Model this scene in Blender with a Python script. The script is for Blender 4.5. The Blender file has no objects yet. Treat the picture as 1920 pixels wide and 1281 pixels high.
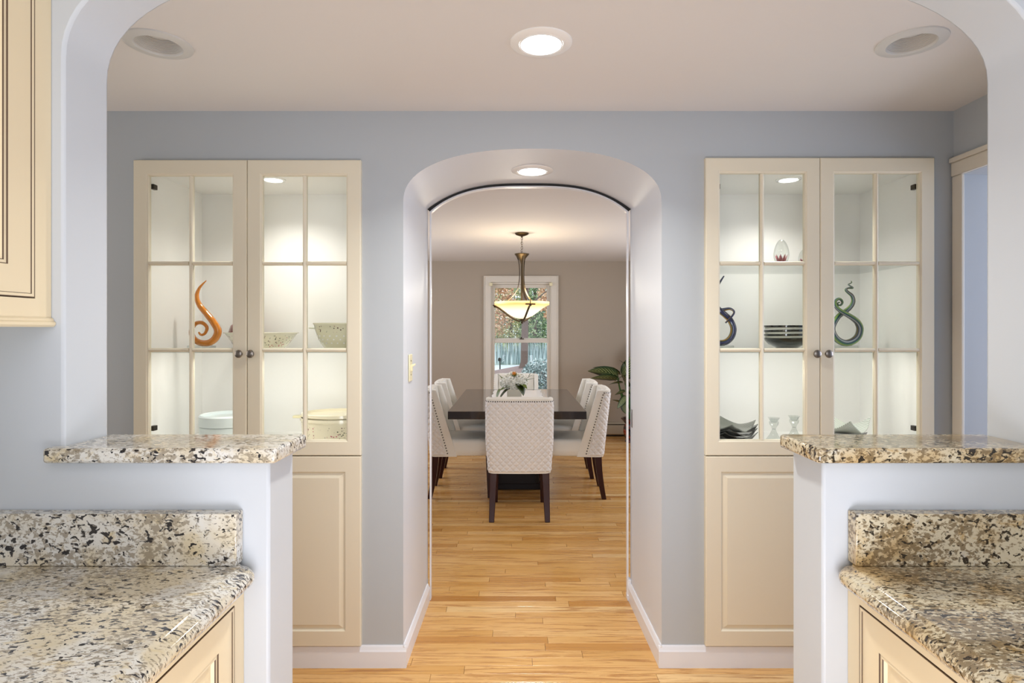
import bpy, bmesh, math, random
import numpy as np
from mathutils import Vector, Matrix
random.seed(7); rng = np.random.default_rng(7)
PI = math.pi
S = bpy.context.scene
COL = S.collection
# ------------------------------------------------------------------ camera
H = 1.376; F = 1100.0
cam = bpy.data.cameras.new('camera'); co = bpy.data.objects.new('camera', cam); COL.objects.link(co)
co.location = (0, 0, H); co.rotation_euler = (PI/2, 0, 0)
cam.sensor_width = 36; cam.lens = 36*F/1920; cam.shift_x = -6/1920; cam.shift_y = -21.5/1920
cam.clip_start = 0.05; cam.clip_end = 300
S.camera = co
def W(px, py, Y): return Vector(((px-966)*Y/F, Y, H-(py-619)*Y/F))
def hx(h, a=1):
    c = [int(h[i:i+2], 16)/255 for i in (0, 2, 4)]
    return tuple([(x/12.92 if x <= .04045 else ((x+.055)/1.055)**2.4) for x in c] + [a])
# ------------------------------------------------------------------ world, colour management, big lights
w = bpy.data.worlds.new('sky'); S.world = w; w.use_nodes = True
bg = w.node_tree.nodes['Background']; bg.inputs[0].default_value = hx('E8F0F8'); bg.inputs[1].default_value = 2.0
S.view_settings.view_transform = 'Standard'; S.view_settings.look = 'None'
S.view_settings.exposure = 0.3; S.view_settings.gamma = 1; S.view_settings.use_curve_mapping = False
S.cycles.max_bounces = 10; S.cycles.diffuse_bounces = 5; S.cycles.glossy_bounces = 4
S.cycles.transparent_max_bounces = 16; S.cycles.transmission_bounces = 8
S.cycles.caustics_reflective = False; S.cycles.caustics_refractive = False
S.cycles.sample_clamp_indirect = 4.0
def area(name, loc, rot, sx, sy, power, col='FFFFFF', spread=PI):
    l = bpy.data.lights.new(name, 'AREA'); l.shape = 'RECTANGLE'; l.size = sx; l.size_y = sy
    l.energy = power; l.color = hx(col)[:3]; l.spread = spread
    o = bpy.data.objects.new(name, l); COL.objects.link(o); o.location = loc; o.rotation_euler = rot
    return o
area('kitchen_rear_fill', (0.2, -2.2, 1.5), (PI/2, 0, 0), 2.6, 1.5, 28, 'F2F5FF')  # added fill behind the camera; the rear wall has no window
area('kitchen_top_fill', (0.05, -0.6, 2.33), (0, 0, 0), 1.6, 1.2, 10, 'F6F6FF')  # added unseen soft fill over the kitchen, with no fixture
area('dining_fill_left', (-2.35, 5.6, 1.5), (0, -PI/2, 0), 1.4, 2.2, 33, 'EEF3FF')  # added fill at the left wall; no window is built there
area('dining_fill_right', (2.35, 5.2, 1.5), (0, PI/2, 0), 1.4, 2.2, 33, 'EEF3FF')  # added cool fill; the right dining wall has no window
area('hall_side_light', (3.1, 1.85, 1.4), (0, PI/2, 0), 1.4, 0.9, 20, 'E0E8FF')
area('hall_left_fill', (-2.5, 1.85, 1.5), (0, -PI/2, 0), 1.2, 0.8, 5, 'FFF6EE')  # unseen fill lamp at the left end of the hall
area('kitchen_bounce_fill', (0.06, 0.0, 0.55), (math.radians(148), 0, 0), .8, .6, 17, 'F4F6FF')  # added lamp below the view, aimed up to brighten the hall ceiling
# ------------------------------------------------------------------ materials
MAT = {}
def mat(name, col='808080', rough=.5, metal=0, coat=0, emit=None, es=0, trans=0, ior=1.45, spec=.5, bump=None, sheen=0):
    m = bpy.data.materials.new(name); m.use_nodes = True
    b = m.node_tree.nodes['Principled BSDF']
    b.inputs['Base Color'].default_value = hx(col); b.inputs['Roughness'].default_value = rough
    b.inputs['Metallic'].default_value = metal; b.inputs['Coat Weight'].default_value = coat
    b.inputs['Coat Roughness'].default_value = .05
    b.inputs['Specular IOR Level'].default_value = spec
    b.inputs['Transmission Weight'].default_value = trans; b.inputs['IOR'].default_value = ior
    b.inputs['Sheen Weight'].default_value = sheen
    if emit: b.inputs['Emission Color'].default_value = hx(emit); b.inputs['Emission Strength'].default_value = es
    if bump: addbump(m, *bump)
    MAT[name] = m
    return m
def N(m, t, **kw):
    n = m.node_tree.nodes.new(t)
    for k, v in kw.items(): setattr(n, k, v)
    return n
def L(m, a, b): m.node_tree.links.new(a, b)
def P(m): return m.node_tree.nodes['Principled BSDF']
def coords(m, scale=(1, 1, 1), rot=(0, 0, 0), which='Object', off=None):
    tc = N(m, 'ShaderNodeTexCoord'); mp = N(m, 'ShaderNodeMapping')
    mp.inputs['Scale'].default_value = scale; mp.inputs['Rotation'].default_value = rot
    L(m, tc.outputs[which], mp.inputs['Vector']); return mp.outputs[0]
def noise(m, vec, scale, detail=4, rough=.55, dist=0):
    n = N(m, 'ShaderNodeTexNoise'); n.inputs['Scale'].default_value = scale; n.inputs['Detail'].default_value = detail
    n.inputs['Roughness'].default_value = rough; n.inputs['Distortion'].default_value = dist
    if vec is not None: L(m, vec, n.inputs['Vector'])
    return n.outputs['Fac']
def ramp(m, fac, stops, interp='LINEAR'):
    r = N(m, 'ShaderNodeValToRGB'); r.color_ramp.interpolation = interp
    e = r.color_ramp.elements
    while len(e) < len(stops): e.new(.5)
    for i, (p, c) in enumerate(stops):
        e[i].position = p; e[i].color = hx(c) if isinstance(c, str) else c
    L(m, fac, r.inputs[0]); return r.outputs[0]
def mix(m, fac, a, b, mode='MIX'):
    n = N(m, 'ShaderNodeMix', data_type='RGBA', blend_type=mode)
    for v, i in ((fac, 0), (a, 6), (b, 7)):
        if isinstance(v, (int, float)): n.inputs[i].default_value = v
        elif isinstance(v, str): n.inputs[i].default_value = hx(v)
        else: L(m, v, n.inputs[i])
    return n.outputs[2]
def math_(m, op, a, b=0):
    n = N(m, 'ShaderNodeMath', operation=op)
    for v, i in ((a, 0), (b, 1)):
        if isinstance(v, (int, float)): n.inputs[i].default_value = v
        else: L(m, v, n.inputs[i])
    return n.outputs[0]
def addbump(m, scale=200, strength=.1, dist=.001):
    f = noise(m, coords(m), scale, 3); b = N(m, 'ShaderNodeBump')
    b.inputs['Strength'].default_value = strength; b.inputs['Distance'].default_value = dist
    L(m, f, b.inputs['Height']); L(m, b.outputs[0], P(m).inputs['Normal'])
wall_bump = (60, .12, .0015)
mat('wall_paint', 'C4CAD0', .42, bump=wall_bump)
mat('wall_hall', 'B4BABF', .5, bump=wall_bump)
mat('wall_dining', 'A89C8C', .7, bump=wall_bump)
mat('ceiling_paint', 'DEDBD8', .75, bump=(90, .15, .001))
mat('arch_gloss', 'D2D6DC', .42)
mat('trim_white', 'E2E4EA', .3)
mat('window_vinyl', 'D8D2C6', .35)
mat('cream_paint', 'E1D9C4', .38, bump=(40, .05, .001))
mat('cream_panel', 'DED5C0', .42, bump=(40, .05, .001))
mat('cream_inside', 'F1F0EE', .5)
mat('kitchen_cream', 'E2D3B2', .38, bump=(50, .06, .001))
mat('glaze', '5A4632', .5)
mat('metal_nickel', '8E8780', .28, 1)
mat('metal_dark', '4A443C', .4, 1)
mat('bronze', '5C503E', .38, .9)
mat('espresso', '1E120D', .12, coat=.6)
mat('espresso_base', '170D0A', .4, spec=.25)
mat('chair_leg', '330E08', .3, coat=.15, spec=.3)
mat('leather', 'F1EEE4', .45, sheen=.1)
mat('leather_quilt', 'EBE9E6', .5, sheen=.1)
mat('nail', '6E6A62', .3, 1)
mat('linen', 'E8E6E2', .8, bump=(500, .3, .0005))
mat('black', '0A0A0A', .3)
mat('white_gloss', 'F1F1EF', .2)
mat('ivory', 'E4DCB8', .35)
mat('lamp_white', 'FFFFFF', .5, emit='FFFFFF', es=9)
mat('lamp_off', 'CFCFCC', .4)
mat('baffle', 'C9C6C0', .5)
mat('cloth_blue', 'DDE6E8', .3)
mat('black_ceramic', '12140F', .12, coat=.6)
mat('celadon', 'D6D8CC', .3)
mat('amber_glass', 'DC840E', .08, coat=1, trans=.15)
mat('ruby_glass', '7A2410', .08, coat=1, trans=.2)
mat('white_plate', 'E4E8E4', .18, coat=.5)
mat('mailbox', '1A1C1E', .4)
mat('bark', '6A5B54', .95, bump=(12, .8, .03))
mat('stem_green', '3F6A2E', .5)
mat('grass', '8C9A6C', .95); mat('asphalt', 'C4CCD4', .9); mat('mulch', '7E6A66', .95, bump=(6, 1, .05))
mat('car_blue', '9FB6CC', .25, .3, coat=1); mat('car_glass', '20282E', .1)
mat('fence_grey', '9A9C98', .9)
mat('petal', 'FDFCF2', .7, trans=.0); mat('petal_orange', 'D88A2A', .6)
m = mat('heater', 'B5A892', .5)
def thin_glass(name, tint='FFFFFF', rough=.0, ior=1.45, boost=1.0):
    m = bpy.data.materials.new(name); m.use_nodes = True; nt = m.node_tree; nt.nodes.clear()
    o = N(m, 'ShaderNodeOutputMaterial'); t = N(m, 'ShaderNodeBsdfTransparent'); g = N(m, 'ShaderNodeBsdfGlossy')
    t.inputs[0].default_value = hx(tint); g.inputs['Roughness'].default_value = rough
    f = N(m, 'ShaderNodeLayerWeight'); f.inputs[0].default_value = .5; f0 = ((ior-1)/(ior+1))**2
    x = N(m, 'ShaderNodeMixShader'); fac = math_(m, 'MULTIPLY', math_(m, 'ADD', math_(m, 'MULTIPLY', math_(m, 'POWER', f.outputs['Facing'], 5.0), 1-f0), f0), boost)
    L(m, fac, x.inputs[0]); L(m, t.outputs[0], x.inputs[1]); L(m, g.outputs[0], x.inputs[2]); L(m, x.outputs[0], o.inputs[0])
    MAT[name] = m
thin_glass('pane_glass', 'FCFDFC', 0, 1.35, .6)
thin_glass('shelf_glass', 'FAFCFB', .02, 1.45, 1)
thin_glass('clear_glass', 'F3F5F4', .03, 1.6, 1.5)
# shelf edge green
mat('glass_edge', 'C2CEC6', .15, trans=.3)
# granite
def granite(name, base, cream, brown, dark, w, kb=0.0, kk=0.0):
    m = mat(name, base, .1, coat=.5)
    v = coords(m, (1, 1, 1)); v2 = coords(m, (1.0, 1.9, 1.4), (.3, .5, .65))
    f1 = noise(m, v2, 20, 6, .65, .5)
    c = ramp(m, f1, [(.34, cream), (.46, base), (.60, base), (.72, 'B4B3AE')])
    f2 = noise(m, v, 7, 3, .5, .2)
    c = mix(m, ramp(m, f2, [(.50, (0, 0, 0, 1)), (.62, (w, w, w, 1))]), c, cream)
    lo = noise(m, v, 8, 3, .55)
    k1 = math_(m, 'ADD', noise(m, v2, 100, 4, .6, .4), math_(m, 'MULTIPLY', lo, .55))
    c = mix(m, ramp(m, k1, [(.80-kb, (0, 0, 0, 1)), (.88-kb, (.8, .8, .8, 1))]), c, brown)
    k2 = math_(m, 'ADD', noise(m, v2, 78, 3, .5, .5), math_(m, 'MULTIPLY', noise(m, v, 13, 2, .5), .35))
    c = mix(m, ramp(m, k2, [(.775-kk, (0, 0, 0, 1)), (.805-kk, (1, 1, 1, 1))]), c, dark)
    k3 = noise(m, v2, 120, 2, .5, .3)
    c = mix(m, ramp(m, k3, [(.655-kk, (0, 0, 0, 1)), (.70-kk, (.75, .75, .75, 1))]), c, dark)
    L(m, c, P(m).inputs['Base Color'])
granite('granite', 'D8D7D1', 'CDBF9E', '8A7F6C', '2A282A', .75, .025, .006)
granite('granite_warm_lit', 'CCC2A8', 'BC9F6C', '6B5636', '2E2519', .85, .06, .015)  # same granite as on the left, with warmer light put into its colours
# oak planks: colour from a per-piece value, grain along X
def oak(name):
    m = mat(name, 'D9A866', .2, coat=.12)
    g = N(m, 'ShaderNodeNewGeometry'); at = N(m, 'ShaderNodeAttribute', attribute_name='tone')
    t = at.outputs['Fac']
    cb = N(m, 'ShaderNodeCombineXYZ'); L(m, math_(m, 'MULTIPLY', t, 37.0), cb.inputs[0]); L(m, math_(m, 'MULTIPLY', t, 91.0), cb.inputs[2])
    va = N(m, 'ShaderNodeVectorMath', operation='ADD'); L(m, g.outputs['Position'], va.inputs[0]); L(m, cb.outputs[0], va.inputs[1])
    mp = N(m, 'ShaderNodeMapping'); mp.inputs['Scale'].default_value = (1.3, 22, 1); L(m, va.outputs[0], mp.inputs[0])
    gr = noise(m, mp.outputs[0], 2.6, 6, .65, 1.1)
    mp2 = N(m, 'ShaderNodeMapping'); mp2.inputs['Scale'].default_value = (3, 160, 1); L(m, va.outputs[0], mp2.inputs[0])
    gf = noise(m, mp2.outputs[0], 2, 3, .6)
    base = ramp(m, t, [(0, 'B07A3A'), (.12, 'C48F4C'), (.4, 'D1A05C'), (.75, 'DBAD6E'), (1, 'E4C088')])
    c = mix(m, ramp(m, gr, [(.38, (.85, .85, .85, 1)), (.50, (0, 0, 0, 1))]), base, 'A8733A')
    c = mix(m, ramp(m, gf, [(.5, (0, 0, 0, 1)), (.75, (.35, .35, .35, 1))]), c, 'B07E44')
    L(m, c, P(m).inputs['Base Color'])
    L(m, ramp(m, gr, [(.3, (.32, .32, .32, 1)), (.6, (.2, .2, .2, 1))]), P(m).inputs['Roughness'])
oak('oak')
mat('floor_gap', '4A2F18', .8)
# printed flower ware
def flowered(name, base, z0, z1, dens=1.0):
    m = mat(name, base, .18, coat=.4)
    v = coords(m, (1, 1, 1)); vo = N(m, 'ShaderNodeTexVoronoi'); vo.inputs['Scale'].default_value = 95
    L(m, v, vo.inputs['Vector'])
    spots = ramp(m, vo.outputs['Distance'], [(.24, (1, 1, 1, 1)), (.34, (0, 0, 0, 1))])
    cl = ramp(m, noise(m, v, 16, 2), [(.44, (0, 0, 0, 1)), (.54, (1, 1, 1, 1))])
    sp = N(m, 'ShaderNodeSeparateXYZ'); tc = N(m, 'ShaderNodeTexCoord'); L(m, tc.outputs['Object'], sp.inputs[0])
    band = math_(m, 'MULTIPLY', math_(m, 'GREATER_THAN', sp.outputs[2], z0), math_(m, 'LESS_THAN', sp.outputs[2], z1))
    fac = math_(m, 'MULTIPLY', math_(m, 'MULTIPLY', spots, cl), band)
    fc = ramp(m, noise(m, v, 30, 1), [(.42, '5E6048'), (.5, '6B3A3C'), (.58, 'C07078')], 'CONSTANT')
    c = mix(m, fac, base, fc); L(m, c, P(m).inputs['Base Color'])
flowered('flower_bowl', 'ECE8D4', .012, .062)
flowered('flower_band', 'E2E0C4', .075, .102)
flowered('flower_pot', 'EEE5CC', .006, .068)
# striped art glass: stripes run along the tube (uv x)
def art(name, stops, sc=1):
    m = mat(name, '406050', .08, coat=1, trans=.2)
    tc = N(m, 'ShaderNodeTexCoord'); sp = N(m, 'ShaderNodeSeparateXYZ'); L(m, tc.outputs['UV'], sp.inputs[0])
    f = math_(m, 'FRACT', math_(m, 'ADD', math_(m, 'MULTIPLY', sp.outputs[0], 2), math_(m, 'MULTIPLY', sp.outputs[1], sc)))
    L(m, ramp(m, f, stops), P(m).inputs['Base Color'])
art('art_green', [(0, '2E5E50'), (.15, '9AA83A'), (.25, '4E8A5E'), (.4, '26385E'), (.5, 'C8D0CC'), (.58, '2A3A70'), (.7, '6E6A28'), (.8, '5A3A2A'), (.92, '3E7A68'), (1, '2E5E50')], .5)
art('art_blue', [(0, '1E2440'), (.25, '33386E'), (.4, '3E4A1E'), (.5, 'D89A30'), (.6, '5A641E'), (.75, '26304E'), (1, '1E2440')], .3)
mat('art_pale', '6C8AA0', .08, coat=1, trans=.3)
# ribbed ware
m = mat('ribbed_black', '1A1C18', .3, coat=.3)
wv = N(m, 'ShaderNodeTexWave'); wv.inputs['Scale'].default_value = 60; L(m, coords(m, rot=(0, 0, .6)), wv.inputs['Vector'])
L(m, ramp(m, wv.outputs['Fac'], [(.4, '151713'), (.7, '9A9C92')]), P(m).inputs['Base Color'])
m = mat('ribbed_white', 'D8DCD4', .25, coat=.3)
wv = N(m, 'ShaderNodeTexWave'); wv.inputs['Scale'].default_value = 60; L(m, coords(m, rot=(0, 0, .6)), wv.inputs['Vector'])
L(m, ramp(m, wv.outputs['Fac'], [(.4, 'A8AEA4'), (.7, 'E6EAE4')]), P(m).inputs['Base Color'])
# leaves
def foliage(name, stops):
    m = mat(name, '507030', .8)
    g = N(m, 'ShaderNodeNewGeometry')
    L(m, ramp(m, g.outputs['Random Per Island'], stops), P(m).inputs['Base Color'])
foliage('leaf_green', [(0, '4A6444'), (.5, '7C9468'), (1, 'BAC69E')])
foliage('leaf_dark', [(0, '243A2C'), (.6, '42604A'), (1, '7C9484')])
foliage('leaf_yellow', [(0, '8C9468'), (.5, 'BCB88E'), (1, 'E2DCB8')])
foliage('leaf_orange', [(0, 'A0725A'), (.5, 'CCA07C'), (1, 'EACFB4')])
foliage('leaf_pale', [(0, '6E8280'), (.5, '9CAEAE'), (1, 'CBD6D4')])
m = mat('leaf_variegated', '2E4A22', .35, coat=.3)
tc = N(m, 'ShaderNodeTexCoord'); sp = N(m, 'ShaderNodeSeparateXYZ'); L(m, tc.outputs['UV'], sp.inputs[0])
av = math_(m, 'ABSOLUTE', math_(m, 'SUBTRACT', sp.outputs[1], .5))
vein = math_(m, 'FRACT', math_(m, 'MULTIPLY', math_(m, 'ADD', sp.outputs[0], math_(m, 'MULTIPLY', av, -.7)), 9))
vv = ramp(m, vein, [(.0, (1, 1, 1, 1)), (.4, (.7, .7, .7, 1)), (.55, (0, 0, 0, 1)), (1, (0, 0, 0, 1))])
edge = ramp(m, av, [(.2, (1, 1, 1, 1)), (.42, (0, 0, 0, 1))])
L(m, mix(m, math_(m, 'MULTIPLY', math_(m, 'MULTIPLY', vv, edge), .8), '22391A', 'B4BF82'), P(m).inputs['Base Color'])
mat('leaf_bouquet', '5C6E1C', .4, coat=.2); mat('leaf_bouquet_dark', '34400F', .4, coat=.2)
m = mat('oxblood_glaze', '4E1410', .15, coat=.6)
L(m, ramp(m, noise(m, coords(m, (1, 1, 2)), 14, 3), [(.45, '160A08'), (.55, '6A1C10'), (.66, 'A03A20')]), P(m).inputs['Base Color'])
# lit lamp bowl
m = mat('lamp_bowl', 'F4DDA8', .3, emit='FFD890', es=1.0)
tc = N(m, 'ShaderNodeTexCoord'); sp = N(m, 'ShaderNodeSeparateXYZ'); L(m, tc.outputs['Object'], sp.inputs[0])
L(m, ramp(m, math_(m, 'MULTIPLY', sp.outputs[2], 6.2), [(0, 'FFE9C4'), (.35, 'FFF6E2'), (.62, 'FFE4A8'), (.82, 'E59A34'), (.9, 'FFD88A'), (1, 'FFDFA0')]), P(m).inputs['Emission Color'])
P(m).inputs['Emission Strength'].default_value = 1.05
# egg flower
mat('egg_pink', 'C47884', .3)
# ------------------------------------------------------------------ geometry helpers
class MB:
    def __init__(s): s.v = []; s.f = []; s.mi = []; s.uv = {}
    def add(s, vs, fs, mi=0, uvs=None):
        o = len(s.v); s.v += [tuple(v) for v in vs]
        for k, f in enumerate(fs):
            if uvs is not None: s.uv[len(s.f)] = uvs[k]
            s.f.append(tuple(i+o for i in f)); s.mi.append(mi)
        return s
    def box(s, x0, x1, y0, y1, z0, z1, mi=0):
        return s.add([(x0,y0,z0),(x1,y0,z0),(x1,y1,z0),(x0,y1,z0),(x0,y0,z1),(x1,y0,z1),(x1,y1,z1),(x0,y1,z1)],
              [(0,3,2,1),(4,5,6,7),(0,1,5,4),(1,2,6,5),(2,3,7,6),(3,0,4,7)], mi)
    def hexa(s, a, b, mi=0):   # two quads
        return s.add(list(a)+list(b), [(3,2,1,0),(4,5,6,7),(0,1,5,4),(1,2,6,5),(2,3,7,6),(3,0,4,7)], mi)
    def lathe(s, prof, n=32, c=(0,0,0), mi=0, sx=1, sy=1, cap=True):
        vs = []; fs = []
        for r, z in prof:
            for k in range(n):
                a = 2*PI*k/n; vs.append((c[0]+sx*r*math.cos(a), c[1]+sy*r*math.sin(a), c[2]+z))
        for i in range(len(prof)-1):
            for k in range(n):
                k2 = (k+1) % n; fs.append((i*n+k, i*n+k2, (i+1)*n+k2, (i+1)*n+k))
        if cap: fs.append(tuple(range(n))[::-1]); fs.append(tuple((len(prof)-1)*n+k for k in range(n)))
        return s.add(vs, fs, mi)
    def tube(s, pts, rad, n=10, mi=0, flat=1.0, up=None):
        pts = [Vector(p) for p in pts]
        if not hasattr(rad, '__len__'): rad = [rad]*len(pts)
        vs = []; fs = []; uvs = []; prev = None
        for i, p in enumerate(pts):
            t = (pts[min(i+1, len(pts)-1)]-pts[max(i-1, 0)]).normalized()
            if prev is None:
                u = Vector(up) if up else (Vector((0,1,0)) if abs(t.y) < .9 else Vector((1,0,0)))
            else: u = prev
            u = (u-t*u.dot(t)).normalized(); prev = u; b = t.cross(u)
            for k in range(n):
                a = 2*PI*k/n; vs.append(p+(u*math.cos(a)*flat+b*math.sin(a))*rad[i])
        m_ = len(pts)
        for i in range(m_-1):
            for k in range(n):
                k2 = (k+1) % n; fs.append((i*n+k, i*n+k2, (i+1)*n+k2, (i+1)*n+k))
                uvs.append([(k/n, i/m_), ((k+1)/n, i/m_), ((k+1)/n, (i+1)/m_), (k/n, (i+1)/m_)])
        fs.append(tuple(range(n))[::-1]); uvs.append([(0,0)]*n)
        fs.append(tuple((m_-1)*n+k for k in range(n))); uvs.append([(0,1)]*n)
        return s.add(vs, fs, mi, uvs)
    def poly_x(s, prof, xs):   # not used
        pass
    def prism(s, pts, axis, a, b, mi=0):
        """extrude a 2D polygon along an axis ('x': pts=(y,z); 'y': pts=(x,z); 'z': pts=(x,y))"""
        def q(p, t): return {'x': (t, p[0], p[1]), 'y': (p[0], t, p[1]), 'z': (p[0], p[1], t)}[axis]
        n = len(pts); vs = [q(p, a) for p in pts]+[q(p, b) for p in pts]
        return s.add(vs, [tuple(range(n))[::-1], tuple(range(n, 2*n))]+[(k, (k+1) % n, (k+1) % n+n, k+n) for k in range(n)], mi)
    def rings(s, rects, mis=None, back=None):
        """nested rectangles (x0,x1,z0,z1,y) facing -Y; last one is capped"""
        vs = []
        for x0,x1,z0,z1,y in rects: vs += [(x0,y,z0),(x1,y,z0),(x1,y,z1),(x0,y,z1)]
        base = len(s.v); s.v += vs
        for i in range(len(rects)-1):
            for k in range(4):
                k2 = (k+1) % 4
                s.f.append((base+4*i+k, base+4*i+k2, base+4*i+4+k2, base+4*i+4+k)); s.mi.append(mis[i] if mis else 0)
        j = base+4*(len(rects)-1)
        if back != 'open': s.f.append((j, j+1, j+2, j+3)); s.mi.append(0)
        return s
    def build(s, name, mats, parent=None, smooth=False, loc=None, bevel=0, normals=True, sharp=35):
        me = bpy.data.meshes.new(name); me.from_pydata(s.v, [], s.f)
        if not isinstance(mats, (list, tuple)): mats = [mats]
        for x in mats: me.materials.append(MAT[x])
        if len(mats) > 1: me.polygons.foreach_set('material_index', s.mi)
        if s.uv:
            ul = me.uv_layers.new(name='UVMap')
            for p in me.polygons:
                if p.index in s.uv:
                    for li, c in zip(p.loop_indices, s.uv[p.index]): ul.data[li].uv = c
        if normals:
            bm = bmesh.new(); bm.from_mesh(me); bmesh.ops.recalc_face_normals(bm, faces=bm.faces); bm.to_mesh(me); bm.free()
        if smooth:
            me.shade_smooth(); me.set_sharp_from_angle(angle=math.radians(sharp))
        me.update()
        o = bpy.data.objects.new(name, me); COL.objects.link(o)
        if parent: o.parent = parent
        if loc: o.location = loc
        if bevel:
            b = o.modifiers.new('bevel', 'BEVEL'); b.width = bevel; b.segments = 2; b.limit_method = 'ANGLE'; b.angle_limit = math.radians(40)
            me.shade_smooth(); me.set_sharp_from_angle(angle=math.radians(40))
        return o
def tag(o, label=None, cat=None, group=None, kind=None):
    if label: o['label'] = label
    if cat: o['category'] = cat
    if group: o['group'] = group
    if kind: o['kind'] = kind
    return o
def empty(name, loc=(0,0,0), rz=0, parent=None):
    o = bpy.data.objects.new(name, None); COL.objects.link(o); o.location = loc; o.rotation_euler = (0,0,rz)
    o.empty_display_size = .1
    if parent: o.parent = parent
    return o
def thing(name, label, cat, loc=(0,0,0), rz=0, group=None): return tag(empty(name, loc, rz), label, cat, group)
def copy_tree(o, parent=None):
    c = o.copy(); COL.objects.link(c)
    if parent: c.parent = parent
    for ch in list(o.children): copy_tree(ch, c)
    return c
def smooth_path(pts, rad, sub=6):
    """Catmull-Rom through pts (Vectors) and radii"""
    P_ = [Vector(p) for p in pts]; n = len(P_); out = []; ro = []
    for i in range(n-1):
        a, b, c, d = P_[max(i-1,0)], P_[i], P_[i+1], P_[min(i+2,n-1)]
        for k in range(sub):
            t = k/sub
            out.append(.5*((2*b)+(c-a)*t+(2*a-5*b+4*c-d)*t*t+(3*b-a-3*c+d)*t**3)); ro.append(rad[i]*(1-t)+rad[i+1]*t)
    out.append(P_[-1]); ro.append(rad[-1]); return out, ro
def lerp_(a, b, t): return a+(b-a)*t
# ------------------------------------------------------------------ SETTING
CEIL = 2.272; YW0, YW1 = 1.158, 1.285; YB = 2.40; YD = 3.00; YF = 7.64
# kitchen-side wall with two bar openings and the passage
def curve_corner(cx, sgn, z0, rx, rz, n=16):
    pts = []
    for k in range(n+1):
        a = (k/n)*PI/2; u = math.cos(a)**(2/2.15); v = math.sin(a)**(2/2.15)
        pts.append((cx - sgn*rx*(1-u), z0 + rz*v))
    return pts
outline = [(-1.245, 0), (-.4855, 0), (-.4855, 1.117), (-.891, 1.117)]
left = curve_corner(-.891, -1, 1.915, .42, .235)
right = curve_corner(1.031, 1, 1.915, .53, .235)
outline += left
outline += right[::-1]
outline += [(1.031, 1.117), (.607, 1.117), (.607, 0), (1.30, 0), (1.30, 2.40), (-1.245, 2.40)]
mb = MB().prism(outline, 'y', YW0, YW1)
tag(mb.build('wall_front', 'wall_paint', bevel=.006), kind='structure')
# arch wall between hall and dining room
FL, FR, BL, BR = -.458, .599, -.447, .589
fc, fh = (FL+FR)/2, (FR-FL)/2; bc, bh = (BL+BR)/2, (BR-BL)/2
us = [math.sin(a) for a in np.linspace(-PI/2, PI/2, 49)]
front = [(fc+fh*u, 1.90+.218*max(0, 1-abs(u)**2.3)**(1/2.3)) for u in us]
back = [(bc+bh*u, 1.992+.131*(1-abs(u)**3)) for u in us]
CABS = [(-1.535, -.645), (.787, 1.688)]
mb = MB()
def quad(x0, x1, z0, z1, y): mb.add([(x0,y,z0),(x1,y,z0),(x1,y,z1),(x0,y,z1)], [(0,1,2,3)])
for x0, x1, z0, z1 in [(-2.6,-1.535,0,2.4),(-1.535,-.645,0,.10),(-1.535,-.645,2.05,2.4),(-.645,FL,0,2.4),(FR,.787,0,2.4),
                       (.787,1.688,0,.10),(.787,1.688,2.05,2.4),(1.688,3.2,0,2.4)]: quad(x0,x1,z0,z1,YB)
def arch_face(pr, y):
    for (xa, za), (xb, zb) in zip(pr[:-1], pr[1:]):
        mb.add([(xa,y,za),(xb,y,zb),(xb,y,2.4),(xa,y,2.4)], [(0,1,2,3)])
arch_face(front, YB)
for x0, x1, z0, z1 in [(-2.6,BL,0,2.4),(BR,3.2,0,2.4)]: quad(x0,x1,z0,z1,YD)
arch_face(back, YD)
# wall ends and top
mb.add([(-2.6,YB,0),(-2.6,YD,0),(-2.6,YD,2.4),(-2.6,YB,2.4)], [(0,1,2,3)])
mb.add([(3.2,YB,0),(3.2,YD,0),(3.2,YD,2.4),(3.2,YB,2.4)], [(0,1,2,3)])
tag(mb.build('wall_middle', 'wall_hall', normals=False), kind='structure')
# the glossy lining of the arch passage
fr = [(FL,0)]+front+[(FR,0)]; bk = [(BL,0)]+back+[(BR,0)]
mb = MB(); n = len(fr); rows = []
for j, t in enumerate(np.linspace(0, 1, 7)):
    rows += [((1-t)*a[0]+t*b[0], YB+t*(YD-YB), (1-t)*a[1]+t*b[1]) for a, b in zip(fr, bk)]
fs = [(j*n+i, (j+1)*n+i, (j+1)*n+i+1, j*n+i+1) for j in range(6) for i in range(n-1)]
mb.add(rows, fs)
tag(mb.build('wall_arch_passage', 'arch_gloss', smooth=True, normals=False, sharp=50), kind='structure')
# thin white casing and black strip on the far edge of the passage
def arch_strip(name, m_, d0, d1, y0, y1, jamb=True, z0=.0):
    mb = MB(); pr = ([(BL, z0)] if jamb else [])+back+([(BR, z0)] if jamb else [])
    ctr = (bc, 1.2); A = []; B = []
    for x, z in pr:
        sx = (abs(x-bc)/bh)
        def off(d):
            xx = x-(d if x > bc else -d)*(1 if sx > .985 else sx**6); zz = z-(d if z > 1.5 else 0)
            return xx, zz
        A.append(off(d0)); B.append(off(d1))
    n = len(pr); vs = []
    for y in (y0, y1):
        vs += [(x,y,z) for x, z in A]+[(x,y,z) for x, z in B]
    fs = []
    for i in range(n-1):
        fs += [(i,i+1,n+i+1,n+i), (2*n+i,3*n+i,3*n+i+1,2*n+i+1), (n+i,n+i+1,3*n+i+1,3*n+i), (i,2*n+i,2*n+i+1,i+1)]
    mb.add(vs, fs); return mb.build(name, m_, smooth=False)
o = arch_strip('trim_1', 'trim_white', .012, .018, YD-.012, YD+.02); tag(o, kind='structure')
o = arch_strip('trim_2', 'black', .001, .012, YD-.016, YD+.0, jamb=False); tag(o, kind='structure')
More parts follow.
